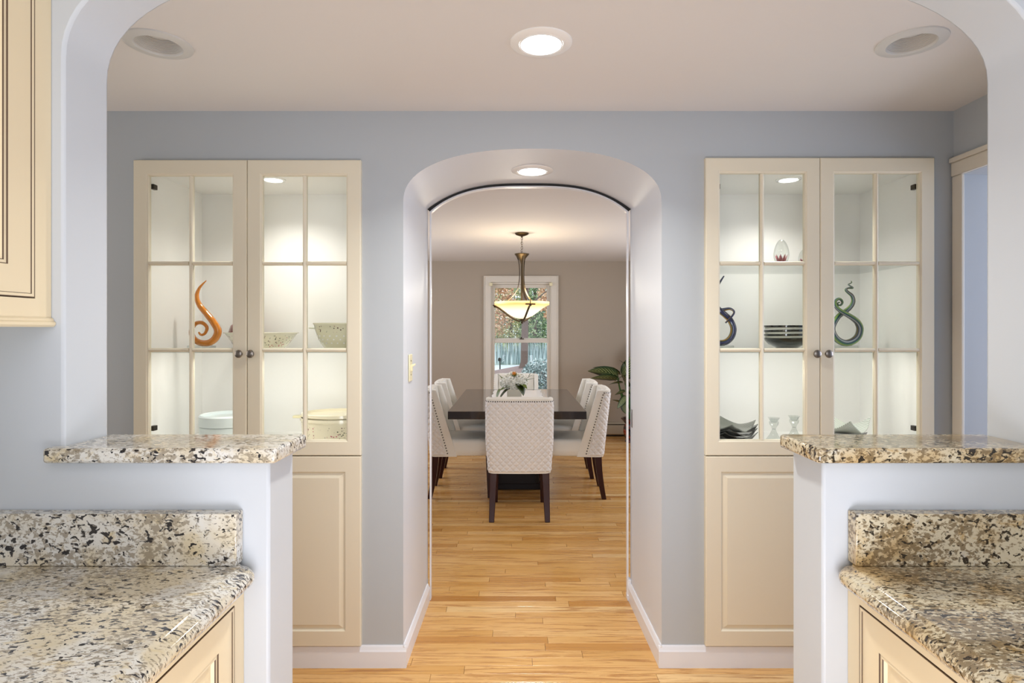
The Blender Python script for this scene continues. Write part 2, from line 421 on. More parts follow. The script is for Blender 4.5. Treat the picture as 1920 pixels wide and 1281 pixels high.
# ceilings
tag(MB().box(-2.6,3.2,YW1,YB,CEIL,CEIL+.12).build('ceiling', 'ceiling_paint'), kind='structure')
tag(MB().box(-1.3,1.35,-2.4,YW0,2.40,2.5).build('ceiling_kitchen', 'ceiling_paint'), kind='structure')
tag(MB().box(-2.5,2.5,YD,YF+.1,CEIL,CEIL+.12).build('ceiling_dining', 'ceiling_paint'), kind='structure')
tag(MB().box(-1.345,-1.245,-2.4,YW0,0,2.4).build('wall_kitchen_left', 'wall_paint'), kind='structure')
tag(MB().box(1.30,1.40,-2.4,YW0,0,2.4).build('wall_kitchen_right', 'wall_paint'), kind='structure')
tag(MB().box(-1.345,1.40,-2.5,-2.4,0,2.4).build('wall_kitchen_rear', 'wall_paint'), kind='structure')
tag(MB().box(-2.7,-2.6,YW1-.1,YD+.0,0,2.4).build('wall_hall_left', 'wall_hall'), kind='structure')
tag(MB().box(3.2,3.3,YW1-.1,YD,0,2.4).build('wall_hall_end', 'wall_hall'), kind='structure')
tag(MB().box(-2.6,-1.245,YW0,YW1,0,2.4).build('wall_front_left', 'wall_hall'), kind='structure')
tag(MB().box(1.30,3.2,YW0,YW1,0,2.4).build('wall_front_right', 'wall_hall'), kind='structure')
tag(MB().box(-2.5,-2.4,YD,YF,0,2.3).build('wall_dining_left', 'wall_dining'), kind='structure')
tag(MB().box(2.4,2.5,YD,YF,0,2.3).build('wall_dining_right', 'wall_dining'), kind='structure')
# side wall of the hall with a cased opening
mb = MB().box(1.793,1.90,YW1,YB,2.0,CEIL).box(1.793,1.90,YW1,1.42,0,2.0).box(1.793,1.90,2.355,YB,0,2.0)
tag(mb.build('wall_right', 'wall_hall'), kind='structure')
mb = MB().box(1.780,1.793,2.340,2.392,0,2.0).box(1.776,1.793,1.38,2.392,2.0,2.055).box(1.768,1.793,1.37,2.394,2.055,2.075).box(1.780,1.793,1.38,1.43,0,2.0)
tag(mb.build('trim_3', 'window_vinyl', bevel=.003), kind='structure')
# dining far wall with window hole
WX0, WX1, WZ0, WZ1 = -.322, .470, .45, 1.998
mb = MB().box(-2.5,WX0,YF,YF+.12,0,2.3).box(WX1,2.5,YF,YF+.12,0,2.3).box(WX0,WX1,YF,YF+.12,0,WZ0).box(WX0,WX1,YF,YF+.12,WZ1,2.3)
tag(mb.build('wall_back', 'wall_dining'), kind='structure')
# window
win = tag(empty('window_1', ((WX0+WX1)/2, YF, WZ0)), kind='structure')
cx = (WX0+WX1)/2
def lx(o): o.location = (0,0,0); return o
def wbox(name, m_, boxes, par, bevel=.002):
    mb = MB()
    for x0,x1,y0,y1,z0,z1 in boxes: mb.box(x0-cx,x1-cx,y0-YF,y1-YF,z0-WZ0,z1-WZ0)
    return mb.build(name, m_, par, bevel=bevel)
wbox('window_casing', 'window_vinyl', [(WX0-.075,WX0+.005,YF-.022,YF,WZ0-.08,WZ1+.07),(WX1-.005,WX1+.078,YF-.022,YF,WZ0-.08,WZ1+.07),
     (WX0,WX1,YF-.022,YF,WZ1-.0,WZ1+.07),(WX0,WX1,YF-.022,YF,WZ0-.08,WZ0)], win)
wbox('window_casing_edge', 'window_vinyl', [(WX0-.087,WX0-.075,YF-.03,YF,WZ0-.08,WZ1+.082),(WX1+.078,WX1+.09,YF-.03,YF,WZ0-.08,WZ1+.082),(WX0-.075,WX1+.078,YF-.03,YF,WZ1+.07,WZ1+.082)], win)
wbox('window_frame', 'window_vinyl', [(WX0,WX0+.018,YF,YF+.1,WZ0,WZ1),(WX1-.018,WX1,YF,YF+.1,WZ0,WZ1),(WX0+.018,WX1-.018,YF,YF+.1,WZ1-.025,WZ1),(WX0+.018,WX1-.018,YF,YF+.1,WZ0,WZ0+.02)], win)
def sash(name, z0, z1, y0, y1, sx=.036):
    a, b = WX0+.018, WX1-.018
    s_ = wbox(name, 'window_vinyl', [(a,a+sx,y0,y1,z0,z1),(b-sx,b,y0,y1,z0,z1),(a+sx,b-sx,y0,y1,z1-.045,z1),(a+sx,b-sx,y0,y1,z0,z0+.045)], win)
    wbox('pane', 'pane_glass', [(a+sx,b-sx,(y0+y1)/2-.002,(y0+y1)/2+.002,z0+.045,z1-.045)], s_, 0)
sash('upper_sash', 1.225, WZ1-.025, YF+.055, YF+.085)
sash('lower_sash', WZ0+.02, 1.255, YF+.02, YF+.05)
wbox('sash_lock', 'metal_dark', [(.055,.115,YF+.0,YF+.03,1.255,1.268),(.07,.09,YF-.01,YF+.02,1.268,1.285)], win)
wbox('shade_bracket', 'ivory', [(WX0-.012,WX0+.028,YF-.05,YF-.022,WZ1-.05,WZ1-.008)], win)
wbox('shade_bracket', 'ivory', [(WX1-.028,WX1+.012,YF-.05,YF-.022,WZ1-.05,WZ1-.008)], win)
# baseboards
def bb_profile(h=.088, t=.014): return [(0,0),(-t,0),(-t,h-.022),(-t+.003,h-.016),(-t+.007,h-.005),(-t+.010,h),(0,h)]
mb = MB().prism([(YB+a, z) for a, z in bb_profile()], 'x', -.632, FL+.0148).prism([(YB+a, z) for a, z in bb_profile()], 'x', FR-.0148, .775)
mb.prism([(YB+a, z) for a, z in bb_profile()], 'x', -2.6, -1.55).prism([(YB+a, z) for a, z in bb_profile()], 'x', 1.702, 1.793)
mb.box(-1.55,-.632,YB-.014,YB,0,.088).box(.775,1.702,YB-.014,YB,0,.088)
tag(mb.build('baseboard_hall', 'trim_white', bevel=0), kind='structure')
mb = MB()
def jamb_bb(xf, xb, sgn):
    a = [(xf+sgn*(-dx)*-1, YB-.014, z) for dx, z in bb_profile()]
    pf = bb_profile(); n = len(pf)
    va = [(xf-sgn*dx, YB-.008, z) for dx, z in pf]; vb = [(xb-sgn*dx, YD-.02, z) for dx, z in pf]
    mb.add(va+vb, [tuple(range(n)), tuple(range(n,2*n))[::-1]]+[(k,(k+1)%n,(k+1)%n+n,k+n) for k in range(n)])
jamb_bb(FL, BL, 1); jamb_bb(FR, BR, -1)
tag(mb.build('baseboard_arch', 'trim_white'), kind='structure')
mb = MB().box(-2.4,BL,YD,YD+.014,0,.1).box(BR+.0,2.4,YD,YD+.014,0,.1).box(BR-.014,BR+.0,YD-.02,YD+.022,.0,.105).box(BR-.019,BR+.0,YD-.022,YD+.022,.0,.028)
tag(mb.build('baseboard_dining', 'trim_white', bevel=.002), kind='structure')
# floor: slab + individual oak strips
fl = tag(MB().box(-2.7,3.3,-2.5,YF+.12,-.08,-.0125).build('floor', 'floor_gap'), kind='structure')
def plank_geo(x0, x1, y0, y1, z=0.0):
    c = .0012; t = -.0125; b = c*.7
    vs = [(x0,y0,t),(x1,y0,t),(x1,y1,t),(x0,y1,t),(x0,y0,z-b),(x1,y0,z-b),(x1,y1,z-b),(x0,y1,z-b),(x0+c,y0+c,z),(x1-c,y0+c,z),(x1-c,y1-c,z),(x0+c,y1-c,z)]
    fs = [(0,1,5,4),(1,2,6,5),(2,3,7,6),(3,0,4,7),(4,5,9,8),(5,6,10,9),(6,7,11,10),(7,4,8,11),(8,9,10,11)]
    return vs, fs
planks = []
PW = .0572; y = -2.4; rr = random.Random(3)
while y < YF:
    y1 = min(y+PW, YF)
    xlo, xhi = (-1.24, 1.30) if y < YW0 else ((-2.6, 3.2) if y < YD else (-2.4, 2.4))
    if YW0 <= y < YW1: xlo, xhi = (-.48, .60)
    if YB-.02 <= y < YD: xlo, xhi = (-.457, .598)
    x = xlo - rr.random()*.8
    while x < xhi:
        ln = rr.choice([.35,.5,.62,.75,.9,1.05,1.3,1.6]); x1 = min(x+ln, xhi)
        if x1 > xlo+.02: planks.append((max(x, xlo), x1, y, y1))
        x += ln
    y = y1
def visible(p):
    x0,x1,y0,y1 = p
    if y1 < 2.24: return False
    lo, hi = (-.41*y1*.9, .475*y1) if y0 < 2.4 else (-.149*y1-.02, .197*y1+.02)
    return x1 > lo and x0 < hi
vis = sorted([p for p in planks if visible(p)], key=lambda p: p[2])[:298]
vset = set(vis); rest = [p for p in planks if p not in vset]
def tone():
    r = rr.random(); return rr.uniform(0, .12) if r < .1 else min(1, max(0, rr.gauss(.55, .22)))
def settone(me, vals):
    a = me.attributes.new('tone', 'FLOAT', 'POINT'); a.data.foreach_set('value', vals)
for p in vis:
    g = .0006; vs, fs = plank_geo(p[0]+g, p[1]-g, p[2]+g, p[3]-g)
    me = bpy.data.meshes.new('plank'); me.from_pydata(vs, [], fs); me.materials.append(MAT['oak'])
    settone(me, [tone()]*len(vs)); o = bpy.data.objects.new('plank', me); COL.objects.link(o); o.parent = fl
V = []; Fc = []; T = []
for p in rest:
    g = .0006; vs, fs = plank_geo(p[0]+g, p[1]-g, p[2]+g, p[3]-g); o_ = len(V)
    V += vs; Fc += [tuple(i+o_ for i in f) for f in fs]; T += [tone()]*len(vs)
me = bpy.data.meshes.new('oak_planks'); me.from_pydata(V, [], Fc); me.materials.append(MAT['oak']); settone(me, T)
o = bpy.data.objects.new('oak_planks', me); COL.objects.link(o); o.parent = fl; tag(o, kind='stuff')
# ------------------------------------------------------------------ DISPLAY CABINETS
def knob(par, x, z, y):
    mb = MB(); pr = [(.004,0),(.005,.010),(.006,.013),(.014,.018),(.0165,.023),(.014,.028),(.008,.031),(.001,.0315)]
    mb.lathe(pr, 20); o = mb.build('knob', 'metal_nickel', par, smooth=True); o.location = (x, y, z); o.rotation_euler = (PI/2, 0, 0)
    return o
CY = YB-.022   # door front plane
def cabinet(name, label, X0, X1, zt, shelves, knobside=0):
    root = thing(name, label, 'cabinet', (X0, YB, 0))
    w_ = X1-X0; zb = .096; D = .45; zsplit = .867; y0 = .0
    # carcass: open box
    mb = MB(); a, b = .018, w_-.018
    mb.box(a, a+.016, .0, D, zb, 2.045).box(b-.016, b, .0, D, zb, 2.045)
    mb.box(a+.016, b-.016, D-.012, D, zb, 2.045)
    mb.box(a+.016, b-.016, .0, D-.012, 2.032, 2.045).box(a+.016, b-.016, .0, D-.012, .866, .884).box(a+.016, b-.016, .0, D-.012, zb, zb+.018)
    mb.build('carcass', 'cream_inside', root)
    half = w_/2
    for i in (0, 1):
        dx0 = i*half+(.0012 if i else 0); dx1 = dx0+half-.0012
        st = .052; rb = .055
        d = empty('door', (0,0,0), 0, root)
        fo = MB(); z0, z1 = zsplit, zt; yb = 0.0; yf = -.022
        xi0, xi1 = dx0+st, dx1-st; zi0, zi1 = z0+rb, z1-rb
        fo.rings([(dx0,dx1,z0,z1,yb),(dx0,dx1,z0,z1,yf+.003),(dx0+.003,dx1-.003,z0+.003,z1-.003,yf),(xi0,xi1,zi0,zi1,yf),(xi0+.003,xi1-.003,zi0+.003,zi1-.003,yf+.003),
                  (xi0+.006,xi1-.006,zi0+.006,zi1-.006,yf+.004),(xi0+.008,xi1-.008,zi0+.008,zi1-.008,yf+.010),(xi0+.008,xi1-.008,zi0+.008,zi1-.008,yb)], back='open')
        bpy.data.objects.remove(d)
        d = fo.build('door', 'cream_paint', root)
        gx0, gx1, gz0, gz1 = xi0+.008, xi1-.008, zi0+.008, zi1-.008
        mw = .016; gm = (gx0+gx1)/2
        prof = lambda c0: [(c0-mw/2, .0), (c0-mw/2, yf+.010), (c0-mw/2+.003, yf+.005), (c0, yf+.0025), (c0+mw/2-.003, yf+.005), (c0+mw/2, yf+.010), (c0+mw/2, .0)]
        MB().prism(prof(gm), 'z', gz0, gz1).build('mullion', 'cream_paint', d)
        hz = []
        for k in (1, 2):
            zc = [0, 1.2945, 1.6475][k]
            hz.append(zc)
            for xa, xb in ((gx0, gm-mw/2), (gm+mw/2, gx1)):
                MB().prism([(y_, z_) for z_, y_ in prof(zc)], 'x', xa, xb).build('muntin', 'cream_paint', d)
        zs = [gz0]+hz+[gz1]
        for xa, xb in ((gx0, gm-mw/2), (gm+mw/2, gx1)):
            for k in range(3):
                za = zs[k]+(mw/2 if k else 0); zb2 = zs[k+1]-(mw/2 if k < 2 else 0)
                MB().box(xa, xb, -.008, -.005, za, zb2).build('pane', 'pane_glass', d)
        kx = dx1-.022 if i == 0 else dx0+.022
        knob(d, kx, 1.280, yf)
        # hinges
        hxx = dx0+.058 if i == 0 else dx1-.058
        for hz_ in (1.965, .972):
            mbh = MB().box(hxx-.006, hxx+.010, .004, .03, hz_-.010, hz_+.010).box(hxx-.002, hxx+.006, .002, .006, hz_-.006, hz_+.006)
            mbh.build('hinge', 'metal_dark', d, bevel=.001)
        # lower raised panel door
        lo = MB(); z0, z1 = .092, zsplit-.004; s2 = .062; e0 = dx0+.0; e1 = dx1-.0
        def R(i_, y_): return (e0+i_, e1-i_, z0+i_, z1-i_, y_)
        lo.rings([R(0, yb), R(0, yf+.003), R(.003, yf), R(s2, yf), R(s2+.005, yf+.007), R(s2+.010, yf+.008), R(s2+.024, yf+.002), R(s2+.026, yf+.001)], [0,0,0,1,1,1,0])
        lo.build('lower_door', ['cream_panel', 'cream_paint'], root)
    # shelves
    for z in shelves:
        MB().box(a+.018, b-.018, .018, D-.014, z-.008, z).build('glass_shelf', 'shelf_glass', root)
        for px_ in (a+.018, b-.025):
            for yy in (.06, D-.06):
                pass
    # downlight in the cabinet ceiling
    dl = MB().lathe([(.052,0),(.052,-.003),(.042,-.006),(.038,-.004),(.038,0)], 28).build('light_ring', 'white_gloss', root, smooth=True, loc=(w_*.537 if X0 < 0 else w_*.45, .155, 2.032))
    MB().lathe([(.037,0),(.037,-.003)], 28).build('light_lens', 'lamp_white', dl)
    sp_ = bpy.data.lights.new('cabinet_lamp', 'SPOT'); sp_.energy = 13; sp_.spot_size = 2.5; sp_.spot_blend = .9; sp_.shadow_soft_size = .035; sp_.color = hx('FFFBF4')[:3]
    so = bpy.data.objects.new('cabinet_lamp', sp_); COL.objects.link(so); so.parent = root; so.location = dl.location + Vector((0,0,-.012))
    sl = bpy.data.lights.new('shelf_fill_strip', 'AREA'); sl.shape = 'RECTANGLE'; sl.size = .60; sl.size_y = .012; sl.energy = 1.15; sl.color = hx('FFFBF4')[:3]  # added fill strip under the shelf to brighten the lower compartment
    so = bpy.data.objects.new('shelf_fill_strip', sl); COL.objects.link(so); so.parent = root; so.location = (w_/2, .03, 1.278); so.rotation_euler = (math.radians(25), 0, 0)
    return root
cabinet('display_cabinet', 'cream built-in cabinet with glazed doors left of the archway, amber glass scroll inside', -1.549, -.6265, 2.066, [1.29])
cabinet('display_cabinet', 'cream built-in cabinet with glazed doors right of the archway, dark bowls inside', .7725, 1.701, 2.075, [1.29, 1.655])
# ------------------------------------------------------------------ CABINET CONTENTS
SH = 1.291; BT = .885; S3 = 1.656
def at(px, Y, z): return Vector(((px-966)*Y/F, Y, z))
def sculpt(name, mats, label, Y, px0, pts, rads, zbase, base_w, cat='glass sculpture', flatb=True, jit=None):
    """pts in photo pixels at depth Y; origin under px0 on the shelf"""
    root = thing(name, label, cat, at(px0, Y, zbase)); k = Y/F
    P3 = []
    for i, (px, py) in enumerate(pts):
        d = (W(px, py, Y) - root.location); d.y = jit[i] if jit else 0; P3.append(d)
    path, rr_ = smooth_path(P3, [r*k for r in rads], 6)
    MB().tube(path, rr_, 14).build('glass_coil', mats, root, smooth=True)
    MB().box(-base_w/2, base_w/2, -.03, .03, 0, .0165).build('glass_block', 'clear_glass', root, bevel=.003)
    return root
am = [(387,526),(374,540),(369,556),(374,572),(387,588),(400,604),(407.5,620),(402,635),(388,643.5),(371,642),(360,632),(359,617),(367,607),(379,605.5),(388,614),(384.5,625),(377,628),(372.5,623)]
ar = [.6,2.6,4,5,5.8,6.4,6.8,6.8,6.4,5.9,5.3,4.6,4,3.6,3.1,2.6,2.2,1.5]
sculpt('scroll_sculpture', 'amber_glass', 'amber glass scroll shaped like a curling flame on a clear block in the left cabinet', 2.6, 378, am, ar, SH, .10, jit=[0]*6+[.004,.006,.008,.008,.006,.004,0,0,0,0,0,0])
def q5(x, y): return (1530+x/7.114, 500+y/7.114)
g = [(318,478),(292,482),(296,512),(330,514),(352,478),(330,440),(292,434),(258,462),(252,520),(296,584),(375,636),(470,688),(548,748),(585,830),(560,930),(490,995),(392,1020),(300,985),(236,910),(215,820),(250,735),(330,655),(420,595),(478,530),(498,460),(480,390),(430,345),(398,312),(440,286),(492,284),(440,256),(440,238),(474,214),(466,190)]
gr_ = [7,9,11,13,15,17,19,22,25,28,33,38,42,46,48,48,46,44,42,40,38,36,33,30,27,24,20,16,13,12,10,8,7,4]
jt = [0]*8+[-.004,-.012,-.016,-.012,-.004]+[0]*8+[.012,.014,.006]+[0]*3+[0,.006,0,-.006,.006,0,0,0]
jt = (jt+[0]*40)[:len(g)]
sculpt('knot_sculpture', 'art_green', 'green, blue and yellow glass figure-eight sculpture in the right cabinet', 2.6, 1585, [q5(*p) for p in g], [r/7.114 for r in gr_], SH, .085, jit=jt)
def q4(x, y): return (1340+x/7.115, 500+y/7.115)
b_ = [(125,125),(75,200),(20,300),(-12,400),(0,500),(62,592),(140,650),(210,720),(250,830),(222,940),(140,1010),(30,1012),(-60,960),(-105,850),(-80,730),(-10,640),(60,590),(130,572),(195,565),(238,605),(205,665),(118,752)]
br_ = [8,14,19,26,33,38,40,41,42,42,42,42,41,40,36,32,27,22,18,14,13,11]
jb = [0,0,0,0,0,-.012,-.004,0,0,0,0,0,0,0,0,.006,.012,.0,-.012,-.018,-.022,-.024]
r_ = sculpt('loop_sculpture', ['art_blue'], 'dark blue glass loop sculpture with amber streak beside the left stile of the right cabinet', 2.6, 1352, [q4(*p) for p in b_], [r/7.115 for r in br_], SH, .095, jit=jb)
# ruby round vase behind the bowl
o = MB().lathe([(.001,0),(.03,.001),(.055,.012),(.074,.045),(.078,.075),(.068,.105),(.045,.125),(.030,.130),(.026,.124),(.04,.10),(.05,.06),(.03,.02),(.001,.015)], 32, cap=False).build('round_vase', 'ruby_glass', smooth=True, loc=at(462, 2.74, SH))
tag(o, 'round reddish-brown glass vase behind the flowered bowl, mostly hidden', 'vase')
def bowl(name, mat_, prof, px, Y, z, label, cat, thick=.004, n=40, sx=1, sy=1):
    outer = prof; inner = [(max(r-thick, .001), zz+thick*.8) for r, zz in prof[::-1]]; inner[0] = (outer[-1][0]-thick, outer[-1][1])
    o = MB().lathe(outer+inner+[(.0005, inner[-1][1])], n, cap=True, sx=sx, sy=sy).build(name, mat_, smooth=True, loc=at(px, Y, z), sharp=60)
    return tag(o, label, cat)
bowl('mixing_bowl', 'flower_bowl', [(.06,0),(.088,.002),(.105,.015),(.128,.045),(.145,.070),(.152,.071),(.152,.074)], 491, 2.56, SH, 'shallow cream mixing bowl printed with pink flowers on the middle shelf', 'bowl')
# colander with handle
root = thing('colander', 'pale green colander with a flowered band and side handle on the middle shelf', 'colander', at(646, 2.56, SH))
pr = [(.05,0),(.078,.002),(.088,.012),(.108,.045),(.122,.085),(.127,.108),(.131,.110),(.131,.115)]
inn = [(r-.004, z+.003) for r, z in pr[::-1]]; inn[0] = (.127, .115)
MB().lathe(pr+inn+[(.0005,.004)], 40).build('bowl', 'flower_band', root, smooth=True, sharp=60)
for sg in (-1, 1):
    pts = [(sg*.118,-.03,.092),(sg*.142,-.026,.094),(sg*.150,0,.095),(sg*.142,.026,.094),(sg*.118,.03,.092)]
    pp, rr2 = smooth_path(pts, [.004]*5, 4); MB().tube(pp, rr2, 8).build('handle', 'celadon', root, smooth=True)
mb = MB()
for ring, (rz_, rr0) in enumerate([(.030,.1005),(.045,.109),(.060,.1145)]):
    for k in range(24):
        a = 2*PI*(k+ring*.5)/24; x, y_ = rr0*math.cos(a), rr0*math.sin(a); d = .0035
        mb.tube([(x*.99, y_*.99, rz_), (x*1.01, y_*1.01, rz_-.0005)], .0032, 8)
tag(mb.build('drain_holes', 'white_gloss', root), kind='stuff')
# bottom shelf
root = thing('lidded_canister', 'round pale blue lidded canister on the bottom of the left cabinet', 'canister', at(428, 2.62, BT))
MB().lathe([(.112,0),(.116,.004),(.116,.068)], 40).build('body', 'cloth_blue', root, smooth=True, sharp=30)
MB().lathe([(.118,.070),(.118,.112),(.112,.118),(.105,.114),(.103,.104),(.001,.104)], 40).build('lid', 'cloth_blue', root, smooth=True, sharp=30)
root = thing('casserole_dish', 'large cream casserole dish printed with flowers, bottom right of the left cabinet', 'dish', at(632, 2.66, BT))
pr = [(.130,0),(.148,.003),(.154,.02),(.157,.085),(.162,.087),(.162,.1)]
inn = [(r-.006, z+.004) for r, z in pr[::-1]]; inn[0] = (.156,.1)
MB().lathe(pr+inn+[(.001,.006)], 44, sy=.8).build('body', 'flower_pot', root, smooth=True, sharp=50)
MB().lathe([(.150,.1),(.158,.106),(.158,.118),(.15,.120),(.146,.110),(.001,.105)], 44, sy=.8).build('rim_lid', 'flower_pot', root, smooth=True, sharp=40)
MB().prism([(-.155,-.025),(-.195,-.018),(-.2,0),(-.195,.018),(-.155,.025)], 'z', .094, .104).build('handle', 'ivory', root, bevel=.002)
# right cabinet: dark bowl with three shallow dishes
root0 = at(1475, 2.6, SH)
pr = [(.045,0),(.045,.006),(.052,.010),(.075,.022),(.090,.038),(.094,.050)]
inn = [(r-.004, z+.003) for r, z in pr[::-1]]; inn[0] = (.090,.050)
o = MB().lathe(pr+inn+[(.0005,.009)], 44).build('dark_bowl', 'black_ceramic', smooth=True, loc=root0, sharp=50)
tag(o, 'glossy black bowl at the bottom of the dish stack in the right cabinet', 'bowl')
zz = .051
for i, (tx, lab) in enumerate([(0.02, 'lowest of three shallow black dishes, directly on the black bowl'), (.03, 'middle one of three shallow black dishes stacked on the bowl'), (0.0, 'topmost shallow black dish on the stack in the right cabinet')]):
    d = thing('shallow_dish', lab, 'dish', root0+Vector((0, 0, zz)), 0, 'shallow black dishes stacked on the bowl'); d.rotation_euler = (0, -tx*.6, 0)
    MB().lathe([(.088,0),(.090,.0085)], 40).build('foot_ring', 'celadon', d, smooth=True)
    MB().lathe([(.082,.0085),(.094,.0095),(.095,.0175),(.088,.0165),(.06,.012),(.001,.011)], 44).build('plate', 'black_ceramic', d, smooth=True, sharp=40)
    zz += .0185
# paperweights
def egg(px, Y, w_, h_, label):
    root = thing('egg_paperweight', label, 'paperweight', at(px, Y, S3), 0, 'glass egg paperweights')
    pr = []
    for k in range(15):
        a = PI*k/14; z = h_*(1-math.cos(a))/2; r = w_/2*math.sin(a)**.8*(1.12-.42*z/h_ if z/h_ > .35 else .973)
        pr.append((max(r, .0006), z))
    pr[0] = (w_*.22, 0)
    MB().lathe(pr, 28).build('glass_egg', 'clear_glass', root, smooth=True, sharp=80)
    mb = MB()
    for k in range(9):
        a = 2*PI*k/9; c, s_ = math.cos(a), math.sin(a); r0, r1, r2 = .004, w_*.24, w_*.40
        px_, py_ = -s_*w_*.12, c*w_*.12
        mb.add([(c*r0,s_*r0,.012),(c*r1+px_,s_*r1+py_,.018),(c*r2,s_*r2,h_*.42),(c*r1-px_,s_*r1-py_,.018)], [(0,1,2,3)])
    mb.build('petals', 'egg_pink', root)
egg(1465, 2.52, .068, .108, 'tall clear glass egg with a pink flower inside, on the upper glass shelf')
egg(1507, 2.52, .046, .066, 'smaller pink glass egg beside the door stile on the upper glass shelf')
# glass candle holders
def candle_holder(px, Y, label):
    root = thing('candle_holder', label, 'candle holder', at(px, Y, BT), 0, 'clear glass candle holders')
    MB().lathe([(.040,0),(.040,.004),(.030,.018),(.018,.034),(.010,.052),(.008,.060)], 24).build('base', 'clear_glass', root, smooth=True)
    MB().lathe([(.008,.060),(.011,.070),(.018,.080),(.020,.092),(.016,.096),(.021,.106),(.025,.110),(.021,.110),(.012,.09),(.001,.088)], 16).build('cup', 'clear_glass', root, smooth=False)
candle_holder(1451, 2.55, 'clear glass candle holder beside the ribbed black dishes')
candle_holder(1489, 2.60, 'clear glass candle holder behind the corner of the right stone ledge')
# wavy square dishes
def wavy(px, Y, z, size, lift, mat_, label, group, rz, sx=1):
    n = 14; vs = []; fs = []
    for layer in (0, 1):
        for j in range(n+1):
            for i in range(n+1):
                u, v = i/n*2-1, j/n*2-1; r = max(abs(u), abs(v))
                zc = lift*(abs(u)**2.2*.55+abs(v)**2.2*.25+(abs(u*v))**1.5*.9)+.002*math.sin(u*9)*r
                vs.append((u*size*sx*(1-.10*abs(v)**2), v*size*(1-.10*abs(u)**2), zc+layer*.004))
    M_ = (n+1)**2
    for j in range(n):
        for i in range(n):
            a = j*(n+1)+i; q = (a, a+1, a+n+2, a+n+1); fs.append(q[::-1]); fs.append(tuple(M_+k for k in q))
    for i in range(n):
        for a, b in ((i, i+1), (n*(n+1)+i+1, n*(n+1)+i), ((i+1)*(n+1), i*(n+1)), (i*(n+1)+n, (i+1)*(n+1)+n)):
            fs.append((a, b, b+M_, a+M_))
    o = MB().add(vs, fs).build('ribbed_dish', mat_, smooth=True, sharp=50); o.location = at(px, Y, z); o.rotation_euler = (0, 0, rz)
    return tag(o, label, 'dish', group)
names = ['lowest of four wavy black dishes at the left of the right cabinet floor', 'second wavy black dish from the bottom of its stack', 'third wavy black dish from the bottom of its stack', 'topmost wavy black dish with pale ribs, right cabinet floor']
for i in range(4):
    wavy(1360, 2.58, BT+.002+i*.0155, .098+(.004 if i == 2 else 0), .026, 'ribbed_black' if i == 3 else 'black_ceramic', names[i], 'wavy black dishes stacked on the cabinet floor', .55+.10*(i-1.5), 1.12)
wavy(1572, 2.58, BT+.002, .090, .012, 'black_ceramic', 'lower dark wavy dish under the white one behind the right ledge', 'dishes behind the right ledge', .7, 1.05)
wavy(1572, 2.58, BT+.018, .090, .013, 'black_ceramic', 'upper dark wavy dish directly under the white wavy dish', 'dishes behind the right ledge', .6, 1.05)
wavy(1572, 2.58, BT+.040, .102, .040, 'ribbed_white', 'white ribbed wavy dish on dark dishes behind the right ledge', 'dishes behind the right ledge', .65, 1.05)
# ------------------------------------------------------------------ RECESSED LIGHTS
def downlight(x, y, z, label, on, power=0, dia=.195):
    root = thing('recessed_light', label, 'ceiling light', (x, y, z)); r = dia/2
    MB().lathe([(r,0),(r-.001,-.003),(r-.008,-.006),(r*.72,-.008),(r*.70,-.004)], 48, cap=False).build('trim_ring', 'white_gloss' if on else 'baffle', root, smooth=True, normals=True)
    if on:
        MB().lathe([(r*.70,-.005),(r*.69,-.0085),(r*.655,-.0085),(r*.65,-.006)], 48, cap=False).build('inner_ring', 'white_gloss', root, smooth=True)
        MB().lathe([(r*.66,-.004),(r*.66,-.0055)], 48).build('lens', 'lamp_white', root)
        l = bpy.data.lights.new('recessed_lamp', 'AREA'); l.shape = 'DISK'; l.size = r*1.3; l.energy = power; l.color = hx('FFFBF2')[:3]; l.spread = 2.3
        o = bpy.data.objects.new('recessed_lamp', l); COL.objects.link(o); o.parent = root; o.location = (0,0,-.011)
    return root
def open_downlight(x, y, z, label):
    root = thing('recessed_light', label, 'ceiling light', (x, y, z)); r = .0985
    MB().lathe([(r,0),(r-.001,-.004),(r-.01,-.007),(r*.70,-.008),(r*.67,-.005),(r*.66,0)], 48, cap=False).build('trim_ring', 'lamp_off', root, smooth=True)
    pr = []; 
    for k in range(13):
        rr0 = r*.665-.0012*k; pr += [(rr0, .004*k-.003), (rr0-.0018, .004*k-.001)]
    MB().lathe(pr, 40, cap=False).build('baffle', 'baffle', root)
    MB().lathe([(.046,.048),(.044,.036),(.034,.028),(.016,.024),(.001,.023)], 32).build('bulb', 'lamp_off', root, smooth=True)
# holes need a ceiling cutout: boolean on the hall ceiling
cut = MB()
HL = [((297-966)*1.837/F, 1.837), ((1709-966)*1.825/F, 1.825)]
ceil_o = bpy.data.objects['ceiling']
bm = bmesh.new()
